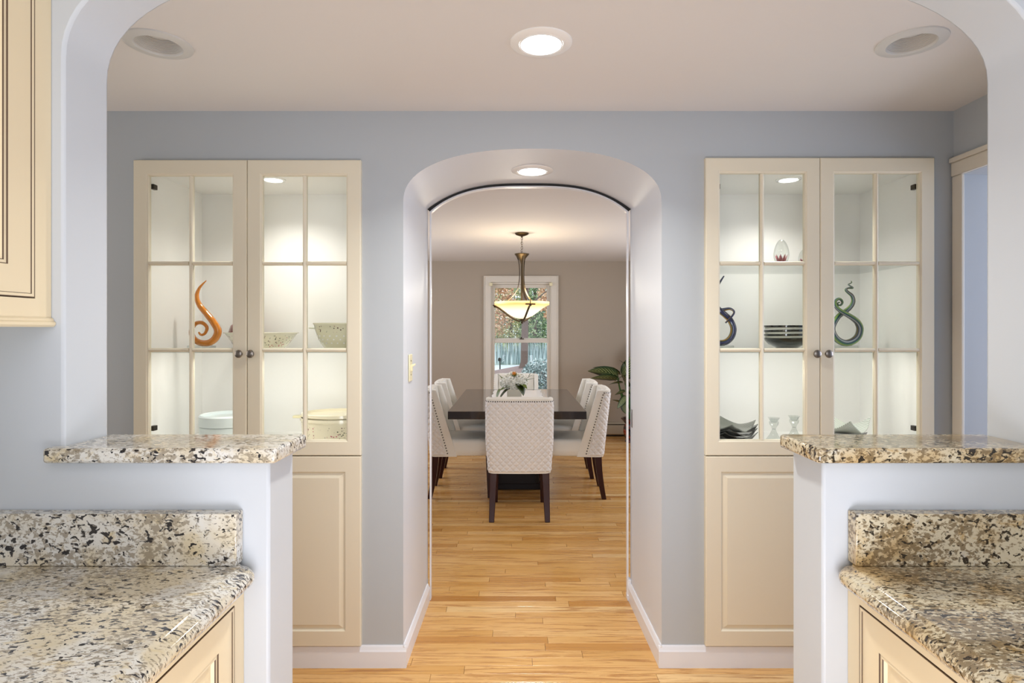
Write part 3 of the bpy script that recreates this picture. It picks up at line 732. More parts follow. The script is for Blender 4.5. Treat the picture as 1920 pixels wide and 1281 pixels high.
# rebuild ceiling underside with two round holes
def ceiling_with_holes(x0, x1, y0, y1, z, holes, r):
    mb = MB(); xs = [x0]+[v for hx_, hy in sorted(holes) for v in (hx_-.12, hx_+.12)]+[x1]
    for a, b in zip(xs[:-1], xs[1:]):
        h = [q for q in holes if a-1e-6 <= q[0]-.12 and q[0]+.12 <= b+1e-6 and b-a < .25]
        if not h: mb.add([(a,y0,z),(b,y0,z),(b,y1,z),(a,y1,z)], [(0,3,2,1)]); continue
        hx_, hy = h[0]; mb.add([(a,y0,z),(b,y0,z),(b,hy-.12,z),(a,hy-.12,z)], [(0,3,2,1)]); mb.add([(a,hy+.12,z),(b,hy+.12,z),(b,y1,z),(a,y1,z)], [(0,3,2,1)])
        n = 40; vs = []
        for k in range(n):
            t = 2*PI*(k+.5)/n; c, s_ = math.cos(t), math.sin(t); q = .12/max(abs(c), abs(s_)); vs += [(hx_+c*r, hy+s_*r, z), (hx_+c*q, hy+s_*q, z)]
        mb.add(vs, [(2*k, 2*((k+1)%n), 2*((k+1)%n)+1, 2*k+1) for k in range(n)])
        # corners missed by the ray fan
        for sx_, sy_ in ((1,1),(-1,1),(-1,-1),(1,-1)):
            ks = [k for k in range(n) if sx_*math.cos(2*PI*(k+.5)/n) > 0 and sy_*math.sin(2*PI*(k+.5)/n) > 0]
            pts = [vs[2*k+1] for k in ks]; on_x = [p for p in pts if abs(abs(p[0]-hx_)-.12) < 1e-6]; on_y = [p for p in pts if abs(abs(p[1]-hy)-.12) < 1e-6]
            pa = max(on_x, key=lambda p: abs(p[1]-hy)); pb = max(on_y, key=lambda p: abs(p[0]-hx_)); mb.add([pa, (hx_+sx_*.12, hy+sy_*.12, z), pb], [(0,1,2)])
    mb.add([(x0,y0,z+.1),(x1,y0,z+.1),(x1,y1,z+.1),(x0,y1,z+.1)], [(0,1,2,3)])
    return mb
bpy.data.objects.remove(ceil_o)
tag(ceiling_with_holes(-2.6,3.2,YW1,YB,CEIL,HL,.0655).build('ceiling', 'ceiling_paint', normals=False), kind='structure')
downlight((1014.5-966)*1.829/F, 1.829, CEIL, 'lit round recessed light in the middle of the hall ceiling', True, 11)
open_downlight(HL[0][0], HL[0][1], CEIL, 'unlit recessed light with ribbed baffle at the left of the hall ceiling')
open_downlight(HL[1][0], HL[1][1], CEIL, 'unlit recessed light with ribbed baffle at the right of the hall ceiling')
yl = .742*F/(619-320.5)
downlight((998-966)*2.735/F, 2.735, 2.1205, 'lit round recessed light in the curved soffit of the archway', True, 2.4, .196)
# light switch on the left jamb
root = thing('light_switch', 'ivory toggle light switch on the left side of the archway', 'light switch', (-.4565+.0015, 2.535, 1.213))
MB().box(0,.005,-.035,.035,-.058,.058).build('plate', 'ivory', root, bevel=.002)
MB().box(.004,.012,-.006,.006,-.014,.014).hexa([(.005,-.004,.0),(.005,.004,.0),(.005,.004,.012),(.005,-.004,.012)], [(.024,-.003,.012),(.024,.003,.012),(.024,.003,.019),(.024,-.003,.019)]).build('toggle', 'ivory', root, bevel=.001)
for dz in (-.030, .030): MB().box(.004,.0062,-.003,.003,dz-.003,dz+.003).build('screw', 'metal_dark', root)
root = thing('strike_plate', 'small metal strike plate on the right side of the archway', 'strike plate', (.5905-.002, 2.96, .93))
MB().box(-.001,.002,-.014,.014,-.045,.045).build('plate', 'metal_nickel', root, bevel=.0005)
# ------------------------------------------------------------------ KITCHEN COUNTERS
def counter(name, label, mat_, xe, xwall, yback, sgn, end, bs_x, ystart=-1.1):
    """sgn=+1: front edge faces +X (left counter)"""
    root = thing(name, label, 'countertop')
    zt = .921
    prof = [(-.030,zt),(-.027,zt-.0005),(-.0245,zt-.004),(-.0215,zt-.0055),(-.012,zt-.007),(-.005,zt-.0105),(-.001,zt-.016),(0,zt-.022),(-.002,zt-.029),(-.007,zt-.034),(-.013,zt-.037)]
    stations = [ystart, .0, .6, yback-.05]; offs = [0,0,0,0]
    for k in range(1, 9):
        a = k/8*PI/2; stations.append(yback-.045+.045*math.sin(a)); offs.append(.040*(1-math.cos(a)))
    vs = []; n = len(prof)+2
    for y_, o_ in zip(stations, offs):
        ring = [(xwall, zt-.037), (xwall, zt)] + [(xe+sgn*(dx-o_), z) for dx, z in prof]
        vs += [(x, y_, z) for x, z in ring]
    fs = [(j*n+i, j*n+(i+1)%n, (j+1)*n+(i+1)%n, (j+1)*n+i) for j in range(len(stations)-1) for i in range(n)]
    fs += [tuple(range(n)), tuple((len(stations)-1)*n+i for i in range(n))[::-1]]
    MB().add(vs, fs).build('worktop', mat_, root, smooth=True, sharp=45)
    x0, x1 = sorted((bs_x, xwall))
    MB().box(x0, x1, yback-.0295, yback-.0005, zt+.0005, 1.022).build('backsplash', mat_, root, bevel=.002)
    return root
counter('granite_countertop', 'white and black speckled granite kitchen countertop with backsplash, lower left', 'granite', -.4985, -1.243, YW0-.001, 1, 0, -.5365)
counter('granite_countertop', 'speckled granite kitchen countertop, warm light painted in, with backsplash, lower right', 'granite_warm_lit', .6195, 1.299, YW0-.001, -1, 0, .6555)
def ledge(label, mat_, pts, z0=1.118, z1=1.1475):
    o = MB().prism(pts, 'z', z0, z1).build('granite_ledge', mat_, bevel=.006); o['label'] = label; o['category'] = 'ledge'; return o
# ledges wrap the pillar: notch where the wall stands
ledge('speckled granite bar ledge on the left half wall', 'granite', [(-.912,1.130),(-.462,1.130),(-.458,1.290),(-.889,1.290),(-.889,1.1565),(-.912,1.1565)])
ledge('speckled granite bar ledge, warm light painted in, on the right half wall', 'granite_warm_lit', [(.583,1.130),(1.06,1.130),(1.06,1.1565),(1.029,1.1565),(1.029,1.290),(.580,1.290)])
# kitchen cabinets with dark-glazed lines
def kdoor(par, w_, h_, loc, rz, st=.058):
    d = MB(); yb, yf = .018, 0
    def R(i_, y_): return (i_, w_-i_, i_, h_-i_, y_)
    d.rings([R(0,yb), R(0,yf), R(.0018,yf), R(.007,yf), R(.0082,yf+.0015), R(st,yf+.001), R(st+.0018,yf+.003), R(st+.007,yf+.0025), R(st+.0085,yf+.0045), R(st+.011,yf+.010), R(st+.03,yf+.010), R(st+.055,yf+.004)],
            [1,1,0,1,0,1,0,1,0,0,0])
    o = d.build('door', ['kitchen_cream', 'glaze'], par); o.location = loc; o.rotation_euler = (0,0,rz)
    return o
def kcab(name, label, xf, xw, sgn, z0, z1, dz0, dz1, yfar=YW0-.001, edge=.039, rail=False):
    root = thing(name, label, 'cabinet'); lo, hi = sorted((xf, xw)); y0 = -1.0
    fx0, fx1 = sorted((xf, xf-sgn*.02))
    mb = MB(); mb.box(min(xf-sgn*.021, xw), max(xf-sgn*.021, xw), y0, yfar, z0, z1)
    mb.build('carcass', 'kitchen_cream', root)
    dw = .46; ys = []; y_ = yfar-edge
    fr_ = MB().box(fx0, fx1, y_, yfar, z0, z1)
    k = 0
    while y_ > y0+dw:
        ys.append((y_-dw, y_)); fr_.box(fx0, fx1, y_-dw-.05, y_-dw, z0, z1); fr_.box(fx0, fx1, y_-dw, y_, z0, dz0); fr_.box(fx0, fx1, y_-dw, y_, dz1, z1)
        y_ -= dw+.05
    fr_.build('face_frame', 'kitchen_cream', root)
    for a, b in ys:
        a += .0015; b -= .0015
        if sgn > 0: kdoor(root, b-a, dz1-dz0-.003, (xf+.001, a, dz0+.0015), PI/2)
        else: kdoor(root, b-a, dz1-dz0-.003, (xf-.001, b, dz0+.0015), -PI/2)
    if rail:
        pr = [(xf-sgn*.02, z0),(xf+sgn*.002, z0),(xf+sgn*.005, z0-.003),(xf+sgn*.005,z0-.006),(xf+sgn*.009,z0-.009),(xf+sgn*.009,z0-.014),(xf+sgn*.005,z0-.018),(xf-sgn*.02,z0-.018)]
        MB().prism(pr, 'y', y0, yfar).build('light_rail', 'kitchen_cream', root)
    return root
kcab('base_cabinet', 'cream base cabinet with dark-glazed door lines under the left countertop', -.535, -1.243, 1, .10, .8835, .14, .852)
kcab('base_cabinet', 'cream base cabinet with dark-glazed door lines under the right countertop', .656, 1.298, -1, .10, .8835, .14, .853)
kcab('wall_cabinet', 'cream wall cabinet with dark-glazed door lines, upper left', -.915, -1.243, 1, 1.400, 2.38, 1.436, 2.33, rail=True)
# ------------------------------------------------------------------ DINING FURNITURE
TX = .015
root = thing('dining_table', 'dark espresso dining table with a glossy top and pedestal base', 'table', (TX, 5.27, 0))
MB().box(-.525,.525,-.835,.84,.700,.760).build('tabletop', 'espresso', root, bevel=.003)
MB().box(-.16,.16,-.26,.26,.06,.66).build('pedestal', 'espresso_base', root, bevel=.004)
MB().box(-.30,.30,-.50,.50,.66,.6995).build('underframe', 'espresso_base', root, bevel=.003)
MB().box(-.20,.20,-.20-.02,.34,.0005,.0595).build('plinth', 'espresso_base', root, bevel=.004)
# runner
mb = MB(); n = 30
vs = []; fs = []
for j in range(n+1):
    for i in range(9):
        u = i/8; x = -.215+.47*u+.006*math.sin(j*.9)*(1 if i in (0, 8) else 0); y_ = 4.62+1.36*j/n
        vs.append((x, y_, .7625+.0012*math.sin(j*1.3+i)))
for j in range(n):
    for i in range(8): a = j*9+i; fs.append((a, a+1, a+10, a+9))
o = mb.add(vs, fs).build('table_runner', 'linen', smooth=True); sm = o.modifiers.new('thick', 'SOLIDIFY'); sm.thickness = .0015; sm.offset = 0
tag(o, 'white cloth runner lying along the dark dining table', 'table runner')
# mirrored cube vase
root = thing('cube_vase', 'square mirrored vase holding the white flowers on the table', 'vase', (-.008, 4.95, .7645))
m = mat('mirror', 'C8C8C0', .06, 1)
vv = MB().box(-.060,.060,-.060,-.056,0,.118).box(-.060,.060,.056,.060,0,.118).box(-.060,-.056,-.056,.056,0,.118).box(.056,.060,-.056,.056,0,.118).box(-.056,.056,-.056,.056,0,.004)
vv.build('body', 'mirror', root, bevel=.001)
MB().box(-.055,.055,-.055,.055,.004,.105).build('moss', 'leaf_bouquet_dark', root)
# bouquet
def leaf_mesh(length, width, droop, fold=.25, n=9, m_=5, tip=1.6):
    vs = []; fs = []; uvs = []
    for i in range(n+1):
        t = i/n; ww = width/2*(math.sin(PI*min(1, t**.75)))**.8*(1-.15*t)+.0006
        if i == n: ww = .0005
        x = length*(t-.12*droop*t*t); zc = -droop*length*t*t*.6
        for j in range(m_):
            v = j/(m_-1)*2-1; vs.append((x, v*ww, zc+abs(v)*ww*fold+.03*ww*math.sin(t*22)))
    for i in range(n):
        for j in range(m_-1):
            a = i*m_+j; fs.append((a, a+m_, a+m_+1, a+1)); uvs.append([(i/n, j/(m_-1)), ((i+1)/n, j/(m_-1)), ((i+1)/n, (j+1)/(m_-1)), (i/n, (j+1)/(m_-1))])
    return vs, fs, uvs
def put_leaf(name, par, base, direction, length, width, droop, mat_, roll=0, fold=.25):
    vs, fs, uvs = leaf_mesh(length, width, droop, fold)
    d = Vector(direction).normalized(); side = Vector((0,0,1)).cross(d)
    if side.length < .05: side = Vector((0,1,0))
    side.normalize(); up = d.cross(side).normalized()
    R_ = Matrix((d, side, up)).transposed() @ Matrix.Rotation(roll, 3, 'X')
    o = MB().add([R_@Vector(v)+Vector(base) for v in vs], fs, 0, uvs).build(name, mat_, par, smooth=True, normals=False)
    s_ = o.modifiers.new('thick', 'SOLIDIFY'); s_.thickness = .0012
    return o
bq = thing('flower_bouquet', 'white hydrangea flowers with green leaves standing in the square vase', 'flowers', (-.008, 4.95, .8835))
def flower_head(c, r, seed, mat_='petal', n=170):
    rg = random.Random(seed); mb = MB()
    for k in range(n):
        z = 1-1.7*(k+.5)/n; a = k*2.39996; q = math.sqrt(max(0, 1-z*z)); d = Vector((q*math.cos(a), q*math.sin(a), z))
        p = d*r*rg.uniform(.85, 1.05); t = d.orthogonal().normalized(); t = Matrix.Rotation(rg.random()*6.28, 3, d) @ t; b = d.cross(t); s_ = r*.30
        mb.add([p-d*s_*.3, p+t*s_+d*s_*.2, p+(t+b)*s_*.8+d*s_*.35, p+b*s_+d*s_*.2], [(0,1,2,3)])
        mb.add([p-d*s_*.3, p-t*s_+d*s_*.2, p-(t+b)*s_*.8+d*s_*.35, p-b*s_+d*s_*.2], [(0,1,2,3)])
    mb.lathe([(.001,-r*.6),(r*.6,-r*.4),(r*.8,0),(r*.6,r*.5),(.001,r*.75)], 10)
    mb.v = [(x+c[0], y_+c[1], z+c[2]) if i >= 0 else None for i, (x, y_, z) in enumerate(mb.v)]
    return mb.build('flower_head', mat_, bq, normals=False)
for i, (c, r) in enumerate([((-.055,-.03,.050),.058),((.045,-.02,.055),.055),((-.01,.04,.075),.058),((-.07,.05,.045),.05),((.065,.05,.06),.05),((0,-.06,.035),.045)]): flower_head(c, r, i)
flower_head((.0,-.02,.125), .018, 9, 'petal_orange', 24)
for k in range(5): put_leaf('leaf', bq, (.0,-.02,.10), (math.cos(k*1.3), math.sin(k*1.3)*.5, .8), .045, .016, .3, 'leaf_bouquet')
for b_, d_, l_, w_, dr, mm in [((-.01,-.06,.02),(-1,-.35,.1),.15,.06,.7,'leaf_bouquet'),((-.03,-.06,.01),(-.9,-.5,-.35),.13,.05,.6,'leaf_bouquet_dark'),((-.05,-.05,.0),(-1,-.3,-.6),.12,.045,.5,'leaf_bouquet'),
    ((.02,-.07,.055),(.65,-.6,-.75),.13,.10,.3,'leaf_bouquet_dark'),((.03,-.06,.05),(.9,-.5,-.3),.10,.09,.3,'leaf_bouquet'),((.06,-.02,.05),(1,-.1,.5),.12,.03,.2,'leaf_bouquet'),((.10,-.02,.08),(1,-.1,.9),.07,.022,.2,'leaf_bouquet'),
    ((.12,-.02,.10),(.5,-.1,1),.05,.018,.1,'leaf_bouquet_dark'),((-.08,-.02,.05),(-.5,-.2,.9),.09,.03,.2,'leaf_bouquet'),((-.12,-.02,.0),(-.4,-.3,-1),.09,.04,.1,'leaf_bouquet'),((.05,-.07,-.0),(.4,-.5,-.6),.07,.03,.2,'leaf_bouquet'),((0,.05,.03),(.3,1,.2),.14,.06,.6,'leaf_bouquet'),((-.02,.05,.02),(-.6,.8,.2),.14,.06,.6,'leaf_bouquet_dark')]:
    put_leaf('leaf', bq, b_, d_, l_, w_, dr, mm, roll=0)
# chairs ------------------------------------------------------------------
def lerp(a, b, t): return a+(b-a)*t
def sstep(t): t = min(1, max(0, t)); return t*t*(3-2*t)
ZB, ZT = .345, .886
def shell_point(u, s, inner=0.0):
    """u in [-1,1] goes wing tip - back - wing tip; s in [0,1] bottom to top. returns outer surface point and outward normal (2D)"""
    hw = lerp(.226, .240, sstep(s*2))-.0
    dep = lerp(.215, .105, s); yb = -lerp(.262, .318, s**1.15); rc = .045
    Lw = dep-rc; La = rc*PI/2; Lb = 2*(hw-rc); tot = 2*(Lw+La)+Lb; d = (u+1)/2*tot
    flip = 1
    if d > tot/2: d = tot-d; flip = -1
    if d < Lw: x = -hw; y = yb+rc+(Lw-d); nx, ny = -1, 0
    elif d < Lw+La:
        a = (d-Lw)/rc; x = -hw+rc-rc*math.cos(a); y = yb+rc-rc*math.sin(a); nx, ny = -math.cos(a), -math.sin(a)
    else: x = -hw+rc+(d-Lw-La); y = yb; nx, ny = 0, -1
    # gentle outward bow of the back
    y += -.010*(1-(x/hw)**2)*(1 if ny else 0)
    return flip*x, y, flip*nx, ny, tot
def make_chair(label, group):
    root = thing('dining_chair', label, 'chair', (0,0,0), 0, group)
    # back body (smooth leather), inset below quilt: grid outer/inner
    def surf(mb, nu, ns, off, u0, u1, s0, s1, quilt=False):
        vs = []
        for j in range(ns+1):
            s = lerp(s0, s1, j/ns)
            for i in range(nu+1):
                u = lerp(u0, u1, i/nu); x, y, nx, ny, tot = shell_point(u, s)
                z = lerp(ZB, ZT, s)
                o_ = off
                if quilt:
                    p = u*tot/2; a = (p+z*1.0)/.046; b = (p-z*1.0)/.046
                    da = abs(a-round(a)); db = abs(b-round(b)); q = min(da, db)*2
                    o_ = off+.0065*min(1, q*1.9)**.6-.0010
                    e = min(i, nu-i, j, ns-j)
                    if e < 2: o_ = off-.001 if e == 0 else off+.002
                # corner rounding of top & bottom outline
                vs.append((x+nx*o_, y+ny*o_, z))
        o0 = len(mb.v)
        return vs, nu+1
    body = MB()
    nu, ns = 44, 16
    vo, st = surf(body, nu, ns, 0, -1, 1, 0, 1)
    # inner surface: thick cushion at the back, thin at wings
    vi = []
    for j in range(ns+1):
        s = j/ns; z = lerp(ZB, ZT, s)
        for i in range(nu+1):
            u = lerp(-1, 1, i/nu); x, y, nx, ny, tot = shell_point(u, s)
            th = .042+.045*max(0, -ny)*(.7+.3*math.sin(PI*s))
            if i in (0, nu): th = .030
            vi.append((x-nx*th, y-ny*th, z-(0)))
    # top crown: raise outer rim middle ring
    vt = []
    for i in range(nu+1):
        a = vo[ns*st+i]; b = vi[ns*st+i]; u = lerp(-1, 1, i/nu); vt.append(((a[0]+b[0])/2, (a[1]+b[1])/2, ZT+.005+.009*(1-abs(u)**2)))
    M0 = len(vo); M1 = len(vi); fs = []
    for j in range(ns):
        for i in range(nu):
            a = j*st+i; fs.append((a, a+1, a+st+1, a+st)); fs.append((M0+a, M0+a+st, M0+a+st+1, M0+a+1))
    for i in range(nu):
        a = ns*st+i; fs.append((a, a+1, M0+M1+i+1, M0+M1+i)); fs.append((M0+M1+i, M0+M1+i+1, M0+a+1, M0+a))
        fs.append((i+1, i, M0+i, M0+i+1))
    for j in range(ns):
        fs.append((j*st, (j+1)*st, M0+(j+1)*st, M0+j*st)); fs.append((j*st+nu, M0+j*st+nu, M0+(j+1)*st+nu, (j+1)*st+nu))
    a = ns*st; fs.append((a, M0+M1, M0+a)); fs.append((a+nu, M0+a+nu, M0+M1+nu))
    o = body.add(vo+vi+vt, fs).build('backrest', 'leather', root, smooth=True, sharp=75)
    b = o.modifiers.new('bevel', 'BEVEL'); b.width = .009; b.segments = 3; b.limit_method = 'ANGLE'; b.angle_limit = math.radians(50)
    # quilted outer cover
    q = MB(); vs, st2 = surf(q, 230, 150, .0012, -.80, .80, .02, .972, True)
    q.add(vs, [(j*st2+i, j*st2+i+1, (j+1)*st2+i+1, (j+1)*st2+i) for j in range(150) for i in range(230)])
    q.build('quilted_cover', 'leather_quilt', root, smooth=True, sharp=180)
    # nailheads
    nb = MB()
    def nail(u, s):
        x, y, nx, ny, tot = shell_point(u, s); z = lerp(ZB, ZT, s); p = Vector((x+nx*.001, y+ny*.001, z)); n_ = Vector((nx, ny, 0)); t = Vector((-ny, nx, 0)); k = Vector((0,0,1)); vs = []
        for rr_, h_ in ((.0058,0),(.0045,.0028)):
            for c in range(8):
                a = 2*PI*c/8; vs.append(p+t*math.cos(a)*rr_+k*math.sin(a)*rr_+n_*h_)
        vs.append(p+n_*.004)
        nb.add(vs, [(c, (c+1)%8, 8+(c+1)%8, 8+c) for c in range(8)]+[(8+c, 8+(c+1)%8, 16) for c in range(8)])
    for k in range(34): nail(-.82+1.64*k/33, .966)
    for k in range(1, 24): 
        for sg in (-1, 1): nail(sg*.835, .966*(1-k/24)+.01)
    tag(nb.build('nailhead_trim', 'nail', root, smooth=True, sharp=80), kind='stuff')
    # seat
    st_ = MB(); nx_, ny_ = 16, 16; top = []; 
    X = .222; y0, y1 = -.235, .258
    def rr_pt(u, v, inset): 
        return (u*(X-inset), lerp(y0+inset*.2, y1-inset, (v+1)/2))
    lay = [(0,.350,.006),(1,.356,.0),(2,.40,.0),(3,.452,.0),(4,.470,.004),(5,.481,.014),(6,.487,.03)]
    per = []
    for k in range(16): per.append((-1+2*k/16, -1))
    for k in range(16): per.append((1, -1+2*k/16))
    for k in range(16): per.append((1-2*k/16, 1))
    for k in range(16): per.append((-1, 1-2*k/16))
    vs = []
    for _, z, ins in lay:
        for u, v in per:
            # rounded corners
            uu, v2 = u, v
            if abs(u) > .9 and abs(v) > .9:
                l_ = ((abs(u)-.9)**2+(abs(v)-.9)**2)**.5; 
                if l_ > .1: uu = math.copysign(.9+(abs(u)-.9)*.1/l_, u); v2 = math.copysign(.9+(abs(v)-.9)*.1/l_, v)
            x, y = rr_pt(uu, v2, ins); vs.append((x, y, z))
    n = len(per); fs = [(j*n+i, j*n+(i+1)%n, (j+1)*n+(i+1)%n, (j+1)*n+i) for j in range(len(lay)-1) for i in range(n)]
    fs.append(tuple(range(n))[::-1]); 
    c0 = len(vs); 
    for sc, dz in ((.55,.008),): 
        for u, v in per: x, y = rr_pt(u, v, .03); vs.append((x*sc, (y-.01)*sc+.005, .487+dz))
    L_ = len(lay)-1; fs += [(L_*n+i, L_*n+(i+1)%n, c0+(i+1)%n, c0+i) for i in range(n)]; fs.append(tuple(c0+i for i in range(n)))
    st_.add(vs, fs).build('seat', 'leather', root, smooth=True, sharp=60)
    # legs
    def leg(xt, yt, xb, yb, bend=0):
        mb = MB(); seg = 6; vs = []
        for k in range(seg+1):
            t = k/seg; x = lerp(xt, xb, t); y = lerp(yt, yb, t**(1.6 if bend else 1)); w_ = lerp(.027, .0185, t); z = lerp(.352, .0005, t)
            vs += [(x-w_, y-w_, z), (x+w_, y-w_, z), (x+w_, y+w_, z), (x-w_, y+w_, z)]
        fs = [(4*k+i, 4*k+(i+1)%4, 4*k+4+(i+1)%4, 4*k+4+i) for k in range(seg) for i in range(4)]+[(3,2,1,0), tuple(4*seg+i for i in range(4))]
        mb.add(vs, fs).build('leg', 'chair_leg', root, bevel=.003)
    for sg in (-1, 1):
        leg(sg*.188, -.222, sg*.200, -.268, 1); leg(sg*.188, .215, sg*.190, .222)
    return root
ch0 = make_chair('near end dining chair, quilted white back towards the camera', 'white quilted dining chairs')
G = 'white quilted dining chairs'
spots = [(.031, 4.475, 0, None), (.010, 6.215, PI, 'far end dining chair in front of the window, behind the flowers'),
  (-.435, 5.00, -PI/2+.03, 'left side dining chair nearest the archway, cream seat towards table'), (.465, 4.99, PI/2-.05, 'right side dining chair nearest the archway, nailheads down its wing'),
  (-.435, 5.66, -PI/2+.02, 'left side dining chair nearest the window'), (.450, 5.64, PI/2-.03, 'right side dining chair nearest the window and the potted plant')]
for i, (x, y, rz, lab) in enumerate(spots):
    o = ch0 if i == 0 else copy_tree(ch0)
    o.location = (x, y, 0); o.rotation_euler = (0, 0, rz)
    if lab: o['label'] = lab
# ------------------------------------------------------------------ PENDANT
PY = 5.42; PXc = (978.5-966)*PY/F; k_ = PY/F
def pz(py): return H-(py-619)*k_
root = thing('pendant_light', 'bronze bowl pendant lamp with glowing amber glass over the dining table', 'pendant light', (PXc, PY, pz(607)))
z0 = pz(607)
def Z(py): return pz(py)-z0
MB().lathe([(.064,CEIL-z0),(.064,CEIL-z0-.006),(.055,CEIL-z0-.016),(.03,CEIL-z0-.026),(.010,CEIL-z0-.032),(.008,CEIL-z0-.042)], 32).build('canopy', 'bronze', root, smooth=True)
zt_, zb_ = CEIL-z0-.040, Z(476)
mb = MB(); nl = 7; ll = (zt_-zb_)/nl
for k in range(nl):
    zc = zt_-ll*(k+.5); pts = []
    for a in range(13):
        t = 2*PI*a/12; v = Vector((math.cos(t)*.008, 0, math.sin(t)*ll*.62)); 
        if k % 2: v = Vector((0, v.x, v.z))
        pts.append(v+Vector((0,0,zc)))
    mb.tube(pts, .0018, 6)
mb.tube([(0.004,0,zt_),(-.006,.004,zt_-.06),(.010,0,zt_-.10),(-.012,.0,zb_+.03),(0,0,zb_)], .0018, 6)
mb.build('chain', 'bronze', root, smooth=True)
MB().lathe([(.067,Z(476)),(.067,Z(477.2)),(.058,Z(479.5)),(.038,Z(484)),(.022,Z(490)),(.012,Z(495)),(.010,Z(497))], 32).build('stem_cup', 'bronze', root, smooth=True)
MB().lathe([(.010,Z(492)),(.010,Z(562)),(.014,Z(564)),(.014,Z(590)),(.006,Z(592)),(.006,Z(601))], 16).build('stem', 'bronze', root, smooth=True)
for k in range(3):
    a = 2*PI*k/3+.28-PI/2; c, s_ = math.cos(a), math.sin(a)
    prof = [(.064,477),(.044,483),(.028,493),(.022,510),(.026,528),(.045,543),(.085,555),(.140,564),(.175,567)]
    pts, rr2 = smooth_path([(c*r, s_*r, Z(p)) for r, p in prof], [.0095]*9, 4)
    MB().tube(pts, rr2, 8, flat=.35, up=(c, s_, 0)).build('upper_strap', 'bronze', root, smooth=True)
    prof = [(.020,602.5),(.050,600.5),(.100,595.5),(.150,588),(.200,580.5),(.235,576),(.268,574.5)]
    pts, rr2 = smooth_path([(c*r, s_*r, Z(p)) for r, p in prof], [.010]*7, 4)
    arm = MB().tube(pts, rr2, 8, flat=.75, up=(0, 0, 1)).build('lower_strap', 'bronze', root, smooth=True)
    mb = MB().tube([(c*.261-s_*.045, s_*.261+c*.045, Z(572.5)), (c*.261+s_*.045, s_*.261-c*.045, Z(572.5))], .006, 8)
    mb.tube([(c*.261, s_*.261, Z(573)), (c*.261, s_*.261, Z(563))], .004, 8)
    mb.build('crossbar', 'bronze', arm, smooth=True)
MB().lathe([(.001,0),(.008,.003),(.010,.010),(.006,.016),(.006,Z(602.5)),(.020,Z(602)),(.024,Z(599)),(.018,Z(597)),(.001,Z(596.5))], 20).build('finial', 'bronze', root, smooth=True)
bz = Z(598)
pr = [(.012,0),(.05,.006),(.10,.028),(.15,.065),(.20,.102),(.235,.121),(.252,.128),(.254,.156)]
inn = [(max(r-.005, .01), z+.005) for r, z in pr[::-1]]; inn[0] = (.249,.156)
o = MB().lathe(pr+inn, 56, cap=False).build('glass_bowl', 'lamp_bowl', root, smooth=True, loc=(0,0,bz), sharp=60)
l = bpy.data.lights.new('pendant_lamp', 'POINT'); l.energy = 11; l.shadow_soft_size = .10; l.color = hx('FFF6E8')[:3]
lo_ = bpy.data.objects.new('pendant_lamp', l); COL.objects.link(lo_); lo_.parent = root; lo_.location = (0,0,bz+.17)
# ------------------------------------------------------------------ HEATER, PLANT
root = thing('baseboard_heater', 'long beige baseboard heater along the foot of the far wall', 'heater', (0, YF-.001, 0))
MB().prism([(-.001,.02),(-.05,.02),(-.062,.03),(-.062,.150),(-.045,.172),(-.001,.178)], 'x', -2.38, 2.38).build('cover', 'heater', root, bevel=.002)
MB().box(-2.38,2.38,-.0635,-.058,.150,.160).build('outlet_slot', 'metal_dark', root)
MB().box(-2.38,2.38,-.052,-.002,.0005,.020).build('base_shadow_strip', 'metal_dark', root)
PP = Vector((1.44, 7.22, 0))
root = thing('plant_pot', 'oxblood glazed square-footed pot holding the tall leafy plant', 'pot', PP)
MB().lathe([(.085,.0),(.090,.005),(.080,.03),(.098,.07),(.112,.13),(.104,.19),(.085,.225),(.115,.262),(.138,.285),(.138,.295),(.118,.29),(.09,.26),(.001,.255)], 10).build('body', 'oxblood_glaze', root, smooth=True, sharp=25)
plant = thing('potted_plant', 'tall leafy plant with variegated green leaves in the far right corner', 'plant', PP+Vector((0,0,.262)))
def rel(px, py, Y): return W(px, py, Y)-plant.location
stems = [((1158,708),7.15),((1168,700),7.2),((1174,690),7.15),((1160,722),7.25),((1172,745),7.1),((1185,700),7.2),((1200,690),7.3),((1210,715),7.2),((1190,680),7.3)]
for i, ((px, py), Y) in enumerate(stems):
    tip = rel(px, py, Y); b0 = Vector((random.uniform(-.03,.03), random.uniform(-.03,.03), 0))
    mid = b0.lerp(tip, .5)+Vector((.015*(1 if i % 2 else -1)-.02, 0, .04))
    pts, rr2 = smooth_path([b0, mid, tip], [.014,.012,.006], 5)
    MB().tube(pts, rr2, 8).build('stem', 'stem_green', plant, smooth=True)
def pl(b, t, Yb, Yt, w_, dr=.35, roll=0):
    B = rel(*b, Yb); T_ = rel(*t, Yt); d = T_-B; ln = d.length; d = d+Vector((0,0,dr*ln*.6))
    put_leaf('leaf', plant, B, d, ln*1.08, w_, dr, 'leaf_variegated', roll, .15)
pl((1160,706),(1093,702),7.15,6.95,.16,.5,.9)
pl((1162,712),(1104,712),7.20,7.0,.13,.3,.7)
pl((1172,712),(1181,672),7.15,7.05,.20,.0,-1.0)
pl((1166,708),(1190,664),7.3,7.2,.22,.1,.8)
pl((1168,718),(1140,722),7.2,7.05,.08,.3,.5)
pl((1176,725),(1168,700),7.1,6.95,.17,.2,-.7)
pl((1170,757),(1148,750),7.1,7.0,.05,.2,.4)
pl((1170,753),(1174,775),7.05,6.95,.12,.0,.9)
pl((1174,705),(1150,716),7.1,6.9,.07,.3,.5)
pl((1172,735),(1150,742),7.1,6.95,.09,.3,.8)
pl((1176,690),(1163,676),7.2,7.1,.14,.1,-.5)
pl((1180,730),(1200,745),7.05,6.9,.14,.4,.8)
pl((1175,742),(1160,765),7.05,6.9,.09,.1,-.8)
